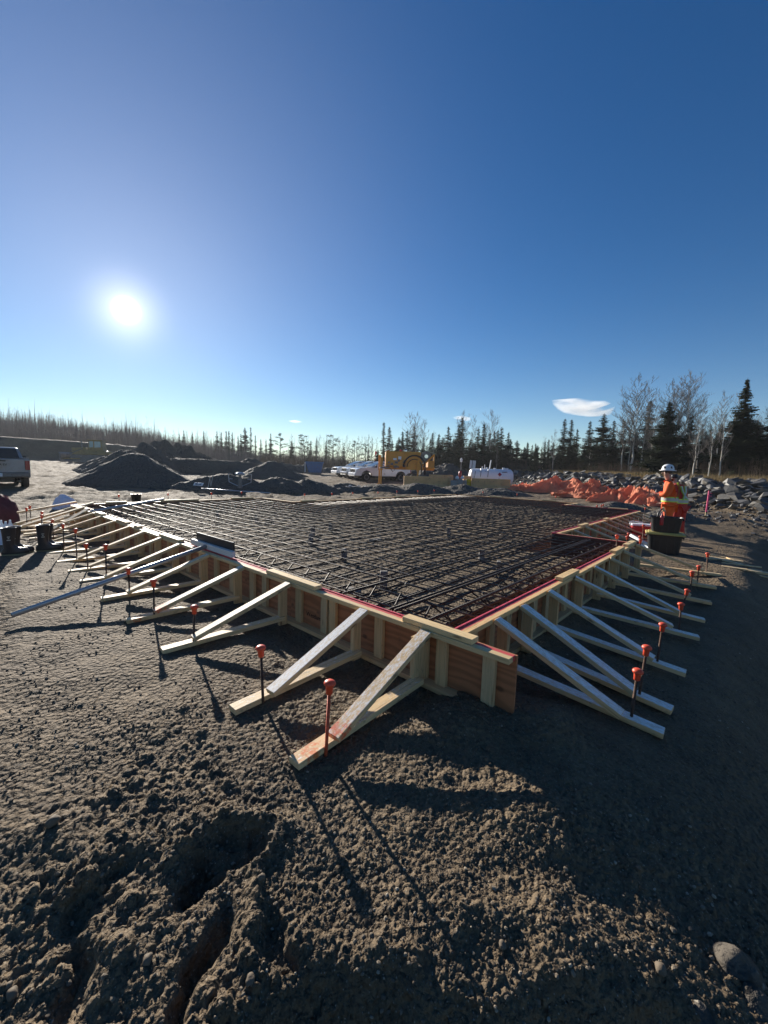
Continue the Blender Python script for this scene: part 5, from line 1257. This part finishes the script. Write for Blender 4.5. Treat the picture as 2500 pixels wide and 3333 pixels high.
for (px, d, c_) in ((1490, 31, 'white work bag lying on the grey blocks'), (1507, 31.2, 'white jug on the grey blocks')):
    b = Vector((*XY(px, d), 0)); b.z = tz(b.x, b.y)+.74
    m = MB(); m.lathe([(.10, 0), (.15, .04), (.14, .16), (.06, .22), (.03, .26)], 9); o = link('white_jug' if 'jug' in c_ else 'work_bag', m.mesh('jug', smooth=True), G['white'], None, b); tag(o, c_, 'jug' if 'jug' in c_ else 'bag')
# pink survey lath
p = PZ(2297, 1680, tz(12.8, 16.2)); g = tz(p.x, p.y)
t = thing('survey_stake', 'fluorescent pink survey stake before the rubble bank', 'stake', (p.x, p.y, g)); t.rotation_euler = (0, .03, 0)
m = MB(); m.box((0, 0, .56), (.06, .025, .88), ch=.003); link('painted_lath', m.mesh('lath'), G['pink'], t)
m = MB(); m.box((0, 0, .02), (.06, .025, .30), ch=.003); link('bare_foot', m.mesh('foot'), G['board'], t)
for z in (.9, .8):
    m = MB(); m.box((.05, -.02, z), (.10, .01, .03)); link('flagging', m.mesh('tape'), G['pink'], t)

# ------------------------------------------------------------------ people
def skin_body(name, joints, edges, mat, parent, root=0, sub=2):
    me = bpy.data.meshes.new(name); me.from_pydata([j[:3] for j in joints], edges, []); me.update()
    o = bpy.data.objects.new(name, me); col.objects.link(o)
    md = o.modifiers.new('skin', 'SKIN'); md.use_smooth_shade = True
    for i, v in enumerate(me.skin_vertices[0].data): v.radius = (joints[i][3], joints[i][4] if len(joints[i]) > 4 else joints[i][3]); v.use_root = (i == root)
    sb = o.modifiers.new('sub', 'SUBSURF'); sb.levels = sub; sb.render_levels = sub
    dg = bpy.context.evaluated_depsgraph_get(); ev = o.evaluated_get(dg); nm = bpy.data.meshes.new_from_object(ev)
    bpy.data.objects.remove(o); nm.name = name; nm.materials.clear(); nm.materials.append(mat)
    nm.polygons.foreach_set('use_smooth', [True]*len(nm.polygons)); return link(name, nm, None, parent)
def worker(label, loc, hd, jacket, bend, arms, hat=True):
    """stands at loc looking along +y of its own frame"""
    t = thing('person', label, 'person', loc, hd)
    bx = bend
    hip = (0, 0, .93); ch = (0, .25*bx, 1.32); nk = (0, .36*bx+.02, 1.50); hd_ = (0, .42*bx+.06, 1.63)
    # body: head, neck, hands, one continuous figure under the clothes
    J = [(0, 0, .95, .11, .09), (0, .12*bx, 1.15, .12, .09), (*ch, .14, .10), (*nk, .055), (0, .40*bx+.045, 1.58, .062, .07), (0, .43*bx+.055, 1.67, .078, .092), (0, .44*bx+.045, 1.74, .06, .075)]
    E = [(0, 1), (1, 2), (2, 3), (3, 4), (4, 5), (5, 6)]
    def add(j, p): J.append(j); E.append((p, len(J)-1)); return len(J)-1
    hands = []
    for s in (-1, 1):
        a = add((s*.17, ch[1], 1.42, .055), 2); e = arms[0 if s < 0 else 1]
        b = add((s*.25, ch[1]+e[0][0], e[0][1], .045), a); c = add((s*e[1][2], ch[1]+e[1][0], e[1][1], .03), b); h = add((s*(e[1][2]-.01), ch[1]+e[1][0]+.06, e[1][1]+.01, .04, .02), c)
        hands.append((s, h))
        for k in range(4):
            q = J[h]; f1 = add((q[0]+(k-1.5)*.02, q[1]+.05, q[2]-.005, .009), h); add((q[0]+(k-1.5)*.021, q[1]+.08, q[2]-.03-.003*abs(k-1), .008), f1)
        q = J[h]; f1 = add((q[0]-s*.035, q[1]+.01, q[2], .010), c); add((q[0]-s*.045, q[1]+.045, q[2]-.01, .008), f1)
    for s in (-1, 1):
        a = add((s*.10, 0, .90, .085), 0); b = add((s*.12, .03, .50, .055), a); c = add((s*.13, -.01, .10, .04), b); add((s*.14, .13, .04, .04, .03), c)
    skin_body('body', J, E, G['skin'], t, 0)
    # trousers
    J = [(0, 0, .97, .155, .12), (-.10, 0, .88, .11), (-.12, .03, .50, .088), (-.13, -.01, .12, .085), (.10, 0, .88, .11), (.12, .03, .50, .088), (.13, -.01, .12, .085)]
    skin_body('trousers', J, [(0, 1), (1, 2), (2, 3), (0, 4), (4, 5), (5, 6)], jacket, t)
    for s in (-1, 1):
        m = MB(); m.box((s*.135, .05, .055), (.11, .29, .11), ch=.03); link('boot', m.mesh('boot'), G['black'], t)
    # jacket
    J = [(0, -.01, .86, .185, .145), (0, .06*bx, 1.06, .19, .15), (ch[0], ch[1], ch[2], .205, .155), (0, nk[1]-.01, 1.47, .12, .11), (0, nk[1]+.01, 1.53, .095, .095)]
    E = [(0, 1), (1, 2), (2, 3), (3, 4)]
    for s in (-1, 1):
        e = arms[0 if s < 0 else 1]; a = add((s*.19, ch[1], 1.40, .09), 2); b = add((s*.26, ch[1]+e[0][0], e[0][1], .078), a); add((s*e[1][2], ch[1]+e[1][0]-.02, e[1][1], .06), b)
    skin_body('jacket', J, E, jacket, t, 1)
    # reflective bands
    def band(name, z, th_, rx, ry, yc, mat):
        m = MB(); n = 24; V = []
        for zz_ in (z-th_/2, z+th_/2):
            for k in range(n): a = 2*math.pi*k/n; V.append((rx*math.cos(a), yc+ry*math.sin(a), zz_))
        m.add(V, [(k, (k+1) % n, (k+1) % n+n, k+n) for k in range(n)]); return link(name, m.mesh(name, smooth=True), mat, t)
    band('lime_band', 1.075, .12, .203, .166, .06*bx, G['lime']); band('waist_band', 1.075, .07, .207, .170, .06*bx, G['silver'])
    for s in (-1, 1):
        for (wd_, mt, of) in ((.075, G['lime'], .0), (.045, G['silver'], .006)):
            m = MB(); P0 = [(s*.07, ch[1]-.145-of, 1.46), (s*.055, ch[1]-.180-of, 1.32), (-s*.02, ch[1]*.7-.178-of, 1.20), (-s*.08, .07*bx-.158-of, 1.10)]
            V = []; 
            for p_ in P0: V += [(p_[0]-wd_/2, p_[1], p_[2]), (p_[0]+wd_/2, p_[1], p_[2])]
            V += [(v[0], v[1]+.02, v[2]) for v in V]
            m.add(V, [(0, 1, 3, 2), (2, 3, 5, 4), (4, 5, 7, 6), (8, 10, 11, 9), (10, 12, 13, 11), (12, 14, 15, 13)]); link('back_band', m.mesh('band'), mt, t)
    # face
    hy, hz = .43*bx+.055, 1.67
    m = MB(); m.tube([(0, hy+.085, hz+.02), (0, hy+.112, hz-.015)], [.008, .014], 6); link('nose', m.mesh('nose', smooth=True), G['skin'], t)
    for s in (-1, 1):
        m = MB(); m.box((s*.032, hy+.088, hz+.028), (.022, .01, .012)); link('eye', m.mesh('eye'), G['ink'], t)
        m = MB(); m.lathe([(.005, 0), (.024, .004), (.020, .014), (.004, .016)], 8, (0, 0, 0), 'x'); link('ear', m.mesh('ear'), G['skin'], t, (s*.078, hy-.005, hz+.01))
    m = MB(); m.box((0, hy+.088, hz-.045), (.045, .01, .008)); link('mouth', m.mesh('mouth'), G['redlens'], t)
    m = MB(); m.lathe([(.060, -.03), (.085, .0), (.084, .05), (.05, .085)], 12, (0, hy-.018, hz+.01)); link('hair', m.mesh('hair', smooth=True), G['black'], t)
    if hat:
        m = MB(); m.lathe([(.165, 0), (.170, .006), (.125, .018), (.122, .05), (.108, .10), (.075, .135), (.03, .15), (.005, .152)], 22, (0, hy, hz+.052)); hh_ = link('hard_hat', m.mesh('hat', smooth=True), G['white'], t)
        for k in range(6):
            a = k*1.1+.4; m = MB(); m.box((0, 0, 0), (.05+.02*(k % 3), .03, .05), ch=.008); 
            link('sticker', m.mesh('sticker'), G['ink'], hh_, (.103*math.cos(a), hy+.103*math.sin(a), hz+.125), (.25, 0, a))
    return t
pb = base_at(2192, 9.3)
worker('worker in orange hi-vis jacket and white sticker-covered hard hat behind the black bins', (pb.x, pb.y, pb.z), R(58), G['hivis'], .10, (((.06, 1.18), (.20, 1.17, .15)), ((.05, 1.18), (.22, 1.18, .15))))
pb = base_at(2228, 10.5)
worker('worker in darker red jacket half hidden behind the other one', (pb.x, pb.y, pb.z-.08), R(20), G['hivisred'], .45, (((.05, 1.14), (.20, .98, .24)), ((.05, 1.14), (.22, .98, .24))), hat=False)

# ------------------------------------------------------------------ things lying about
def tub(label, x, y, z, L, Wd, h, mat, rz, tp=1.14):
    t = thing('storage_tub', label, 'tub', (x, y, z), rz, 'black tubs stacked by the workers')
    n = 28; V = []; sup = lambda a, A, B: (A*abs(math.cos(a))**.45*(1 if math.cos(a) > 0 else -1), B*abs(math.sin(a))**.45*(1 if math.sin(a) > 0 else -1))
    rings = [(.86, 0), (.88, .02), (1.0, h*.92), (1.06, h*.93), (1.08, h), (1.03, h), (.98, h*.9), (.84, .03)]
    for s, zz_ in rings:
        for k in range(n): q = sup(2*math.pi*k/n, L/2*s, Wd/2*s); V.append((q[0], q[1], zz_))
    F = [(i*n+k, i*n+(k+1) % n, (i+1)*n+(k+1) % n, (i+1)*n+k) for i in range(len(rings)-1) for k in range(n)]+[tuple(range(n))[::-1], tuple((len(rings)-1)*n+k for k in range(n))]
    m = MB(); m.add(V, F); link('tub_shell', m.mesh('tub', smooth=False), mat, t)
    for s in (-1, 1):
        m = MB(); m.box((s*L*.53, 0, h*.86), (.03, .18, .04), ch=.01); link('handle', m.mesh('handle'), mat, t)
    for s in (-1, 1):
        for k in range(4):
            m = MB(); m.box(((k-1.5)*L*.2, s*Wd*.478, h*.48), (.03, .012, h*.8)); link('rib', m.mesh('rib'), mat, t)
    return t
bx_, by_ = XY(2186, 8.3); bz = tz(bx_, by_)
tub('lower black storage tub under the yellow lid', bx_, by_, bz, .60, .44, .40, G['black'], -.55)
t = thing('tub_lid', 'yellow lid lying between the two black tubs', 'lid', (bx_, by_, bz+.402), -.55)
m = MB(); m.box((0, 0, .016), (.68, .52, .032), ch=.012); link('lid_panel', m.mesh('lid'), G['yellow'], t)
m = MB(); m.box((0, 0, .038), (.58, .42, .016), ch=.006); link('lid_crown', m.mesh('lid2'), G['yellow'], t)
tub('upper black storage tub filled with tools', bx_, by_, bz+.45, .54, .40, .31, G['black'], -.55)
def gadget(label, nm, cat, x, y, z): return thing(nm, label, cat, (x, y, z))
t = gadget('looped black hose with a spray handle sticking out of the upper tub', 'spray_hose', 'hose', bx_-.13, by_-.05, bz+.60)
m = MB(); m.tube([(-.02, 0, .0), (-.10, 0, .12), (-.08, 0, .24), (0, 0, .33), (.05, 0, .30), (.07, 0, .15), (.06, 0, 0)], .012, 6); link('hose', m.mesh('hose', smooth=True), G['black'], t)
m = MB(); m.tube([(.01, 0, .36), (.03, 0, .28)], [.018, .03], 8); m.box((.02, 0, .30), (.05, .03, .07), ch=.01); link('nozzle', m.mesh('nozzle'), G['board'], t)
for k in range(6):
    m = MB(); m.lathe([(.025, 0), (.03, .008), (.025, .016)], 8, (.0, 0, .06+.035*k)); link('coil', m.mesh('coil'), G['chrome'], t)
t = gadget('red bottle standing in the upper tub', 'red_bottle', 'bottle', bx_-.17, by_-.12, bz+.60)
m = MB(); m.lathe([(.03, 0), (.035, .02), (.035, .17), (.012, .22), (.012, .25)], 10); link('bottle_body', m.mesh('bottle', smooth=True), G['redplastic'], t)
# red cooler
cx_, cy_ = XY(2110, 10.3); cz = tz(cx_, cy_)
t = thing('cool_box', 'red cool box with white lid and handle beside the braces', 'cool box', (cx_, cy_, cz), R(-20))
m = MB(); m.box((0, 0, .16), (.52, .32, .32), ch=.025); link('box_body', m.mesh('box'), G['redplastic'], t)
m = MB(); m.box((0, 0, .345), (.54, .34, .05), ch=.015); link('lid', m.mesh('lid'), G['white'], t)
m = MB(); m.tube([(-.27, 0, .3), (-.29, 0, .40), (-.22, 0, .43), (.0, 0, .40)], .014, 6); link('handle', m.mesh('handle'), G['white'], t)
# pipes
def pipe(label, pts, r__, mat, cat='pipe', nm='pipe', hollow=True):
    base_ = Vector(pts[0]); t = thing(nm, label, cat, base_)
    m = MB(); m.tube([Vector(p)-base_ for p in pts], r__, 14); link('pipe_wall', m.mesh('pipe', smooth=True), mat, t)
    if hollow:
        d = (Vector(pts[0])-Vector(pts[1])).normalized(); m = MB(); m.tube([d*.0, d*.002], r__*.82, 14); link('bore', m.mesh('bore'), G['ink'], t)
    return t
e0 = Vector(PZ(38, 2003, -.37)); e1 = W(-.02, 3.80, .075)
pipe('long grey conduit leaning from the sunlit earth up onto the form', [e0, e0.lerp(e1, .5), e1+(e1-e0).normalized()*.12], .027, G['greypipe'])
pipe('white plastic pipe lying by the red cool box', [Vector((*XY(2068, 9.3), tz(*XY(2068, 9.3))+.22)), Vector((*XY(2150, 8.7), tz(*XY(2150, 8.7))+.05))], .04, G['whitepipe'])
pipe('second white plastic pipe under the first', [Vector((*XY(2110, 8.9), tz(*XY(2110, 8.9))+.05)), Vector((*XY(2165, 8.3), tz(*XY(2165, 8.3))+.04))], .035, G['whitepipe'])
a = base_at(655, 20.2); b = base_at(880, 20.6)
pipe('thin dark pole lying along the foot of the black berm', [a+zz*.22, b+zz*.08], .035, G['greypipe'])
a = W(-1.2, 11.0, -.25); b = W(.9, 10.6, .08); pipe('grey metal tube crossing the far corner of the form', [W(-.2, 9.2, .04), W(1.9, 10.9, .12)], .03, G['greypipe'], hollow=False)
for i, (u0, v0, z0, u1, v1, z1, lab) in enumerate([(-1.5, 9.6, -.3, -.1, 10.2, .05, 'weathered board leaning on the form near the far corner'), (-1.3, 10.6, -.3, .3, 11.2, .06, 'long board propped at the far corner of the form'), (-1.9, 11.6, -.28, .1, 12.1, .02, 'grey plank pointing away from the far corner'), (-1.0, 9.0, -.33, -.1, 9.9, .03, 'loose timber among the crowded far braces')]):
    a, b = W(u0, v0, z0), W(u1, v1, z1); t = thing('loose_board', lab, 'board', (a.x, a.y, a.z)); lumber('plank', a, b, .089, .038, G['lumber'], t, key='lb')
# black screed board standing on the form with its white timber
t = thing('screed_board', 'black edged board with a white timber lying on the sunlit form', 'board', W(-.04, 3.68, .02))
rz = math.atan2(DL.y, DL.x); L = 1.05
m = MB(); m.box((0, 0, 0), (L, .022, .12), ch=.003); link('black_panel', m.mesh('bp'), G['black'], t, (0, 0, .115), (0, 0, rz))
m = MB(); m.box((0, 0, 0), (L+.12, .05, .075), ch=.004); link('white_timber', m.mesh('wt'), mat_wood('whitewashed_timber', (.62, .62, .60), frost_sheen=.3, dirt=.2), t, (-.03, -.02, .037), (0, 0, rz))
# rubber boots
def boot(label, x, y, rz, s=1.0):
    z = tz(x, y); t = thing('rubber_boot', label, 'boot', (x, y, z), rz, 'black rubber boots standing in pairs')
    n = 18; R__ = []
    for (cx, zz_, rx, ry) in [(.03, .030, .135, .048), (.03, .055, .137, .050), (.02, .085, .125, .048), (-.01, .115, .088, .050), (-.035, .16, .066, .052), (-.035, .24, .068, .056), (-.03, .33, .078, .064), (-.03, .395, .084, .068), (-.03, .40, .087, .071), (-.03, .41, .087, .071), (-.03, .405, .078, .062), (-.03, .30, .068, .054)]:
        R__.append([(cx+rx*math.cos(2*math.pi*k/n)+(.0 if zz_ > .09 else .02*math.cos(2*math.pi*k/n)), ry*math.sin(2*math.pi*k/n), zz_+(.02*max(0, math.cos(2*math.pi*k/n)) if .05 < zz_ < .1 else 0)) for k in range(n)])
    V = [v for q in R__ for v in q]; F = [(i*n+k, i*n+(k+1) % n, (i+1)*n+(k+1) % n, (i+1)*n+k) for i in range(len(R__)-1) for k in range(n)]+[tuple(range(n))[::-1], tuple((len(R__)-1)*n+k for k in range(n))]
    m = MB(); m.add(V, F); link('boot_shaft', m.mesh('boot', smooth=True), G['rubber'], t)
    m = MB(); V = []
    for zz_, g_ in ((0, .98), (.028, 1.03)):
        for k in range(n): a = 2*math.pi*k/n; V.append((.035+.155*g_*math.cos(a), .050*g_*math.sin(a)*(1.1 if math.cos(a) > 0 else .9), zz_))
    m.add(V, [(k, (k+1) % n, (k+1) % n+n, k+n) for k in range(n)]+[tuple(range(n))[::-1], tuple(range(n, 2*n))]); link('sole', m.mesh('sole'), mat_plain('tan_sole', (.28, .25, .14), .6) if 'sole_m' not in G else G['sole_m'], t)
    for (zz_, w_) in ((.285, .032), (.262, .018), (.238, .042)):
        m = MB(); m.box((-.03, -.0585-.03*(zz_-.24), zz_), (w_, .006, .012), ch=.002); link('badge', m.mesh('badge'), G['silver'], t)
    t.scale = (s*1.12,)*3; return t
G['sole_m'] = mat_plain('tan_sole', (.28, .25, .14), .6)
x, y = PZ(42, 1805, -.40).x, PZ(42, 1805, -.40).y
boot('black rubber boot nearest the viewer at the edge, tan sole showing', x, y, R(38)); boot('partner boot just behind the nearest rubber boot', x-.05, y+.15, R(34))
x, y = PZ(152, 1792, -.40).x, PZ(152, 1792, -.40).y
boot('black rubber boot of the second pair, beside a kicker board', x, y, R(36)); boot('hindmost black rubber boot of the second pair', x-.06, y+.14, R(30))
# white crate, maroon bundle, sack, bucket
p = PZ(18, 1775, -.40)
t = thing('plastic_crate', 'white plastic crate full of bottles at the boots', 'crate', (p.x-.38, p.y+.22, tz(p.x, p.y)), R(25))
m = MB()
for (c, d) in (((0, -.2, .15), (.55, .015, .30)), ((0, .2, .15), (.55, .015, .30)), ((-.27, 0, .15), (.015, .4, .30)), ((.27, 0, .15), (.015, .4, .30)), ((0, 0, .01), (.55, .4, .02))): m.box(c, d, ch=.004)
link('crate_shell', m.mesh('crate'), G['sack'], t)
m = MB(); m.box((.05, -.209, .16), (.10, .004, .05)); link('crate_label', m.mesh('label'), G['blue'], t)
for i in range(8):
    m = MB(); m.lathe([(.035, 0), (.04, .02), (.04, .30), (.018, .36), (.016, .40)], 9); link('bottle', m.mesh('bottle', smooth=True), G['white'], t, (-.2+.13*(i % 4), -.1+.2*(i//4), .02))
def bundle(label, nm, cat, x, y, rx, ry, h, mat, seed, rz=0, pk=.0):
    z = tz(x, y); na, nr = 48, 16; A_, Q = np.meshgrid(np.linspace(0, 2*np.pi, na, endpoint=False), np.linspace(0, 1, nr))
    lx = np.sin(Q*np.pi/2)*np.cos(A_)*rx; ly = np.sin(Q*np.pi/2)*np.sin(A_)*ry; w_ = np.abs(perlin(lx*4+seed, ly*4))*.25+np.abs(perlin(lx*9+seed, ly*9-seed))*.10
    zh = h*np.cos(Q*np.pi/2)**.8*(1-w_*.9)+pk*h*np.exp(-((lx+rx*.3)**2+ly**2)/(.05*rx)); lx = lx*(1-w_*.5); ly = ly*(1-w_*.5)
    V = np.stack([lx*math.cos(rz)-ly*math.sin(rz), lx*math.sin(rz)+ly*math.cos(rz), zh-.01], -1)
    o = link(nm, grid_mesh(nm, V, na, nr, wrap=True), mat, None, (x, y, z)); return tag(o, label, cat)
x, y = XY(5, 9.6); bundle('dark maroon canvas bundle heaped beyond the white crate', 'canvas_bundle', 'bundle', x-.75, y, .95, .7, .85, G['maroon'], 3, .2)
x, y = XY(205, 12.6); bundle('white woven sack slumped beyond the far braces', 'woven_sack', 'sack', x, y, .34, .24, .42, G['sack'], 5, .4, .2)
x, y = XY(440, 14.6); t = thing('bucket', 'black bucket standing behind the far corner of the form', 'bucket', (x, y, tz(x, y)))
m = MB(); m.lathe([(.13, 0), (.165, .34), (.175, .34), (.175, .36), (.155, .36), (.12, .03)], 18); link('bucket_wall', m.mesh('bucket', smooth=True), G['black'], t)
m = MB(); m.tube([(-.17, 0, .33), (-.12, 0, .22), (0, -.16, .18), (.12, 0, .22), (.17, 0, .33)], .005, 4); link('handle', m.mesh('bail'), G['steel'], t)
# white board with dark lettering strokes and the grey frame on the berm
b = base_at(645, 20.5)
t = thing('notice_board', 'small white board with dark lettering lying against the mound', 'sign', (b.x, b.y, b.z+.42)); t.rotation_euler = (R(-35), 0, R(-20))
m = MB(); m.box((0, 0, 0), (.60, .02, .17), ch=.004); link('board_panel', m.mesh('nb'), G['white'], t)
mw = Matrix((Vector((1, 0, 0)), Vector((0, 0, 1)), Vector((0, -1, 0)))).transposed().to_4x4(); mw.translation = Vector((0, -.0115, 0)); words('Manual', .14, G['ink'], t, mw, bold=.002)
b = base_at(781, 20.4)
t = thing('power_trowel', 'grey steel frame with two side handles and a round head on the berm', 'tool', (b.x, b.y, b.z+.30))
m = MB(); m.lathe([(.05, 0), (.22, .02), (.24, .10), (.12, .16), (.05, .18)], 16, (0, 0, .62)); link('head', m.mesh('head', smooth=True), G['greypipe'], t)
m = MB(); m.tube([(0, 0, 0), (0, 0, .62)], [.12, .06], 10); link('column', m.mesh('col'), G['steel'], t)
for s in (-1, 1):
    m = MB(); m.tube([(s*.1, 0, .10), (s*.55, 0, .30), (s*.58, 0, .70), (s*.45, 0, .72)], .022, 6); m.tube([(s*.56, 0, .45), (s*.38, 0, .45)], .02, 6); link('handle', m.mesh('handle'), G['greypipe'], t)
b = base_at(684, 20.5)
m = MB(); m.tube([(-.12, 0, 0), (-.02, 0, .55), (.02, 0, .1), (.14, 0, .62)], .022, 5); o = link('wire_bundle', m.mesh('wire'), G['greypipe'], None, (b.x, b.y, b.z+.25)); tag(o, 'bent strips of pale wire stuck in the berm beside the white board', 'wire')
# pale slabs on the berm, clods, loose offcuts in the ditch
for i, (px, d) in enumerate([(1122, 23), (1140, 22.8), (1152, 23.2), (1170, 22.9), (1133, 22.5), (1190, 22.6)]):
    b = base_at(px, d); o = link('broken_slab', rock_mesh(200+i, 9, .18), None, None, (b.x, b.y, b.z+.40+.05*(i % 2)), (rnd.uniform(-.3, .3), rnd.uniform(-.3, .3), rnd.uniform(0, 6)), .24); o.data.materials.clear(); o.data.materials.append(G['greyblock'])
    tag(o, '%s broken pale slab in the low stretch of berm, counted from the grey frame' % nth(sorted([1122, 1140, 1152, 1170, 1133, 1190]).index(px)), 'slab', 'broken slabs in the berm')
for i, (px, d, s) in enumerate([(1560-0, 0, 0)]): pass
for i, (px, py, L, a) in enumerate([(2336, 1826, .42, -.9), (2345, 1824, .40, -.85), (2356, 1820, .5, -.8), (2362, 1828, .5, -.8), (2378, 1826, .25, 1.3), (2384, 1836, .3, -.9), (2412, 1845, .55, -.65), (2432, 1862, .6, -.7), (2438, 1848, .2, 1.2), (2456, 1862, .2, -.7), (2475, 1873, .5, -.6), (2390, 1855, .35, -.8), (2495, 1885, .5, -.7)]):
    p = PZ(px, py, -1.0)
    for _ in range(6): p = PZ(px, py, tz(p.x, p.y))
    m = MB(); m.box((0, 0, 0), (L, .045+.03*(i % 2), .02), ch=.002); o = link('wood_offcut', m.mesh('offcut'), G['lumber'], None, (p.x, p.y, p.z+.035), (rnd.uniform(-.1, .1), rnd.uniform(-.1, .1), a)); tag(o, '%s pale wood offcut in the ditch, counted from the last capped stake outwards' % nth(i), 'offcut', 'wood offcuts in the ditch')
# puddle in the ditch
zw = tz(11.2, 11.3)+.09
m = MB(); V = [(11.2, 11.3, zw)]; n = 40
for k in range(n): a = 2*math.pi*k/n; rr_ = 1.5+.35*math.sin(a*3+1)+.2*math.sin(a*5); V.append((11.2+rr_*1.2*math.cos(a), 11.3+rr_*.8*math.sin(a), zw))
m.add(V, [(0, k+1, (k+1) % n+1) for k in range(n)]); mp, n_, b_ = new_mat('muddy_water'); b_.inputs['Base Color'].default_value = (.05, .045, .035, 1); b_.inputs['Roughness'].default_value = .08
o = link('puddle_water', m.mesh('puddle'), mp); o['kind'] = 'structure'

# ------------------------------------------------------------------ clouds: flat lit vapour far away
def cloud(label, pts, d, seed, th, dens):
    m, n, b = new_mat('cloud_vapour'); n.nodes.remove(b); k = NB(n); o_ = n.nodes['Material Output']
    pv = k.node('ShaderNodeVolumePrincipled'); pv.inputs['Color'].default_value = (1, 1, 1, 1); pv.inputs['Anisotropy'].default_value = .35
    geo = k.node('ShaderNodeTexCoord').outputs['Object']
    nz = k.noise(k.map(geo, (.022, .022, .075)), 1.0, 6, .62)
    k.link(k.math('MULTIPLY', k.ramp(nz, [(.34, 0.0), (.54, 1.0)]), dens), pv.inputs['Density']); k.link(pv.outputs[0], o_.inputs['Volume'])
    P3 = [P(x, y, d) for x, y in pts]; c = sum(P3, Vector())/len(P3)
    bm = bmesh.new(); dp = th
    vs = []
    for s, f in ((-1, .75), (0, 1.0), (1, .75)):
        vs.append([bm.verts.new((p-c)*f+Vector((0, s*dp, 0))) for p in P3])
    N = len(P3)
    for i in range(2):
        for q in range(N): bm.faces.new((vs[i][q], vs[i][(q+1) % N], vs[i+1][(q+1) % N], vs[i+1][q]))
    bm.faces.new(vs[0][::-1]); bm.faces.new(vs[2]); bmesh.ops.recalc_face_normals(bm, faces=bm.faces)
    me = bpy.data.meshes.new('cloud'); bm.to_mesh(me); bm.free(); me.materials.append(m); o = link('cloud', me, None, None, c); return tag(o, label, 'cloud', 'small clouds low in the sky')
cloud('largest white cloud, a slanting lens over the spruces', [(1795, 1302), (1845, 1298), (1900, 1309), (1950, 1309), (1975, 1320), (1935, 1332), (1955, 1340), (1990, 1333), (1985, 1352), (1945, 1356), (1880, 1348), (1840, 1338), (1815, 1322)], 900, 1, 40, .022)
cloud('faint white wisp above the tallest middle spruces', [(1472, 1357), (1500, 1354), (1533, 1362), (1530, 1370), (1490, 1364)], 900, 2, 20, .02)
cloud('thin white streak alone over the skyline pines', [(938, 1371), (960, 1368), (985, 1373), (962, 1376)], 900, 3, 12, .04)

# ------------------------------------------------------------------ thin air veil over the yard, added to stand in for lens glare
m = MB(); m.box((0, 0, 7.0), (5400, 5400, 20.0)); hm, n_, b_ = new_mat('glare_air'); n_.nodes.remove(b_)
pv = n_.nodes.new('ShaderNodeVolumePrincipled'); pv.inputs['Color'].default_value = (.90, .94, 1, 1); pv.inputs['Density'].default_value = GLARE_HAZE; pv.inputs['Anisotropy'].default_value = .25
n_.links.new(pv.outputs[0], n_.nodes['Material Output'].inputs['Volume'])
hb = link('glare_haze', m.mesh('glare_haze'), hm); hb['kind'] = 'stuff'
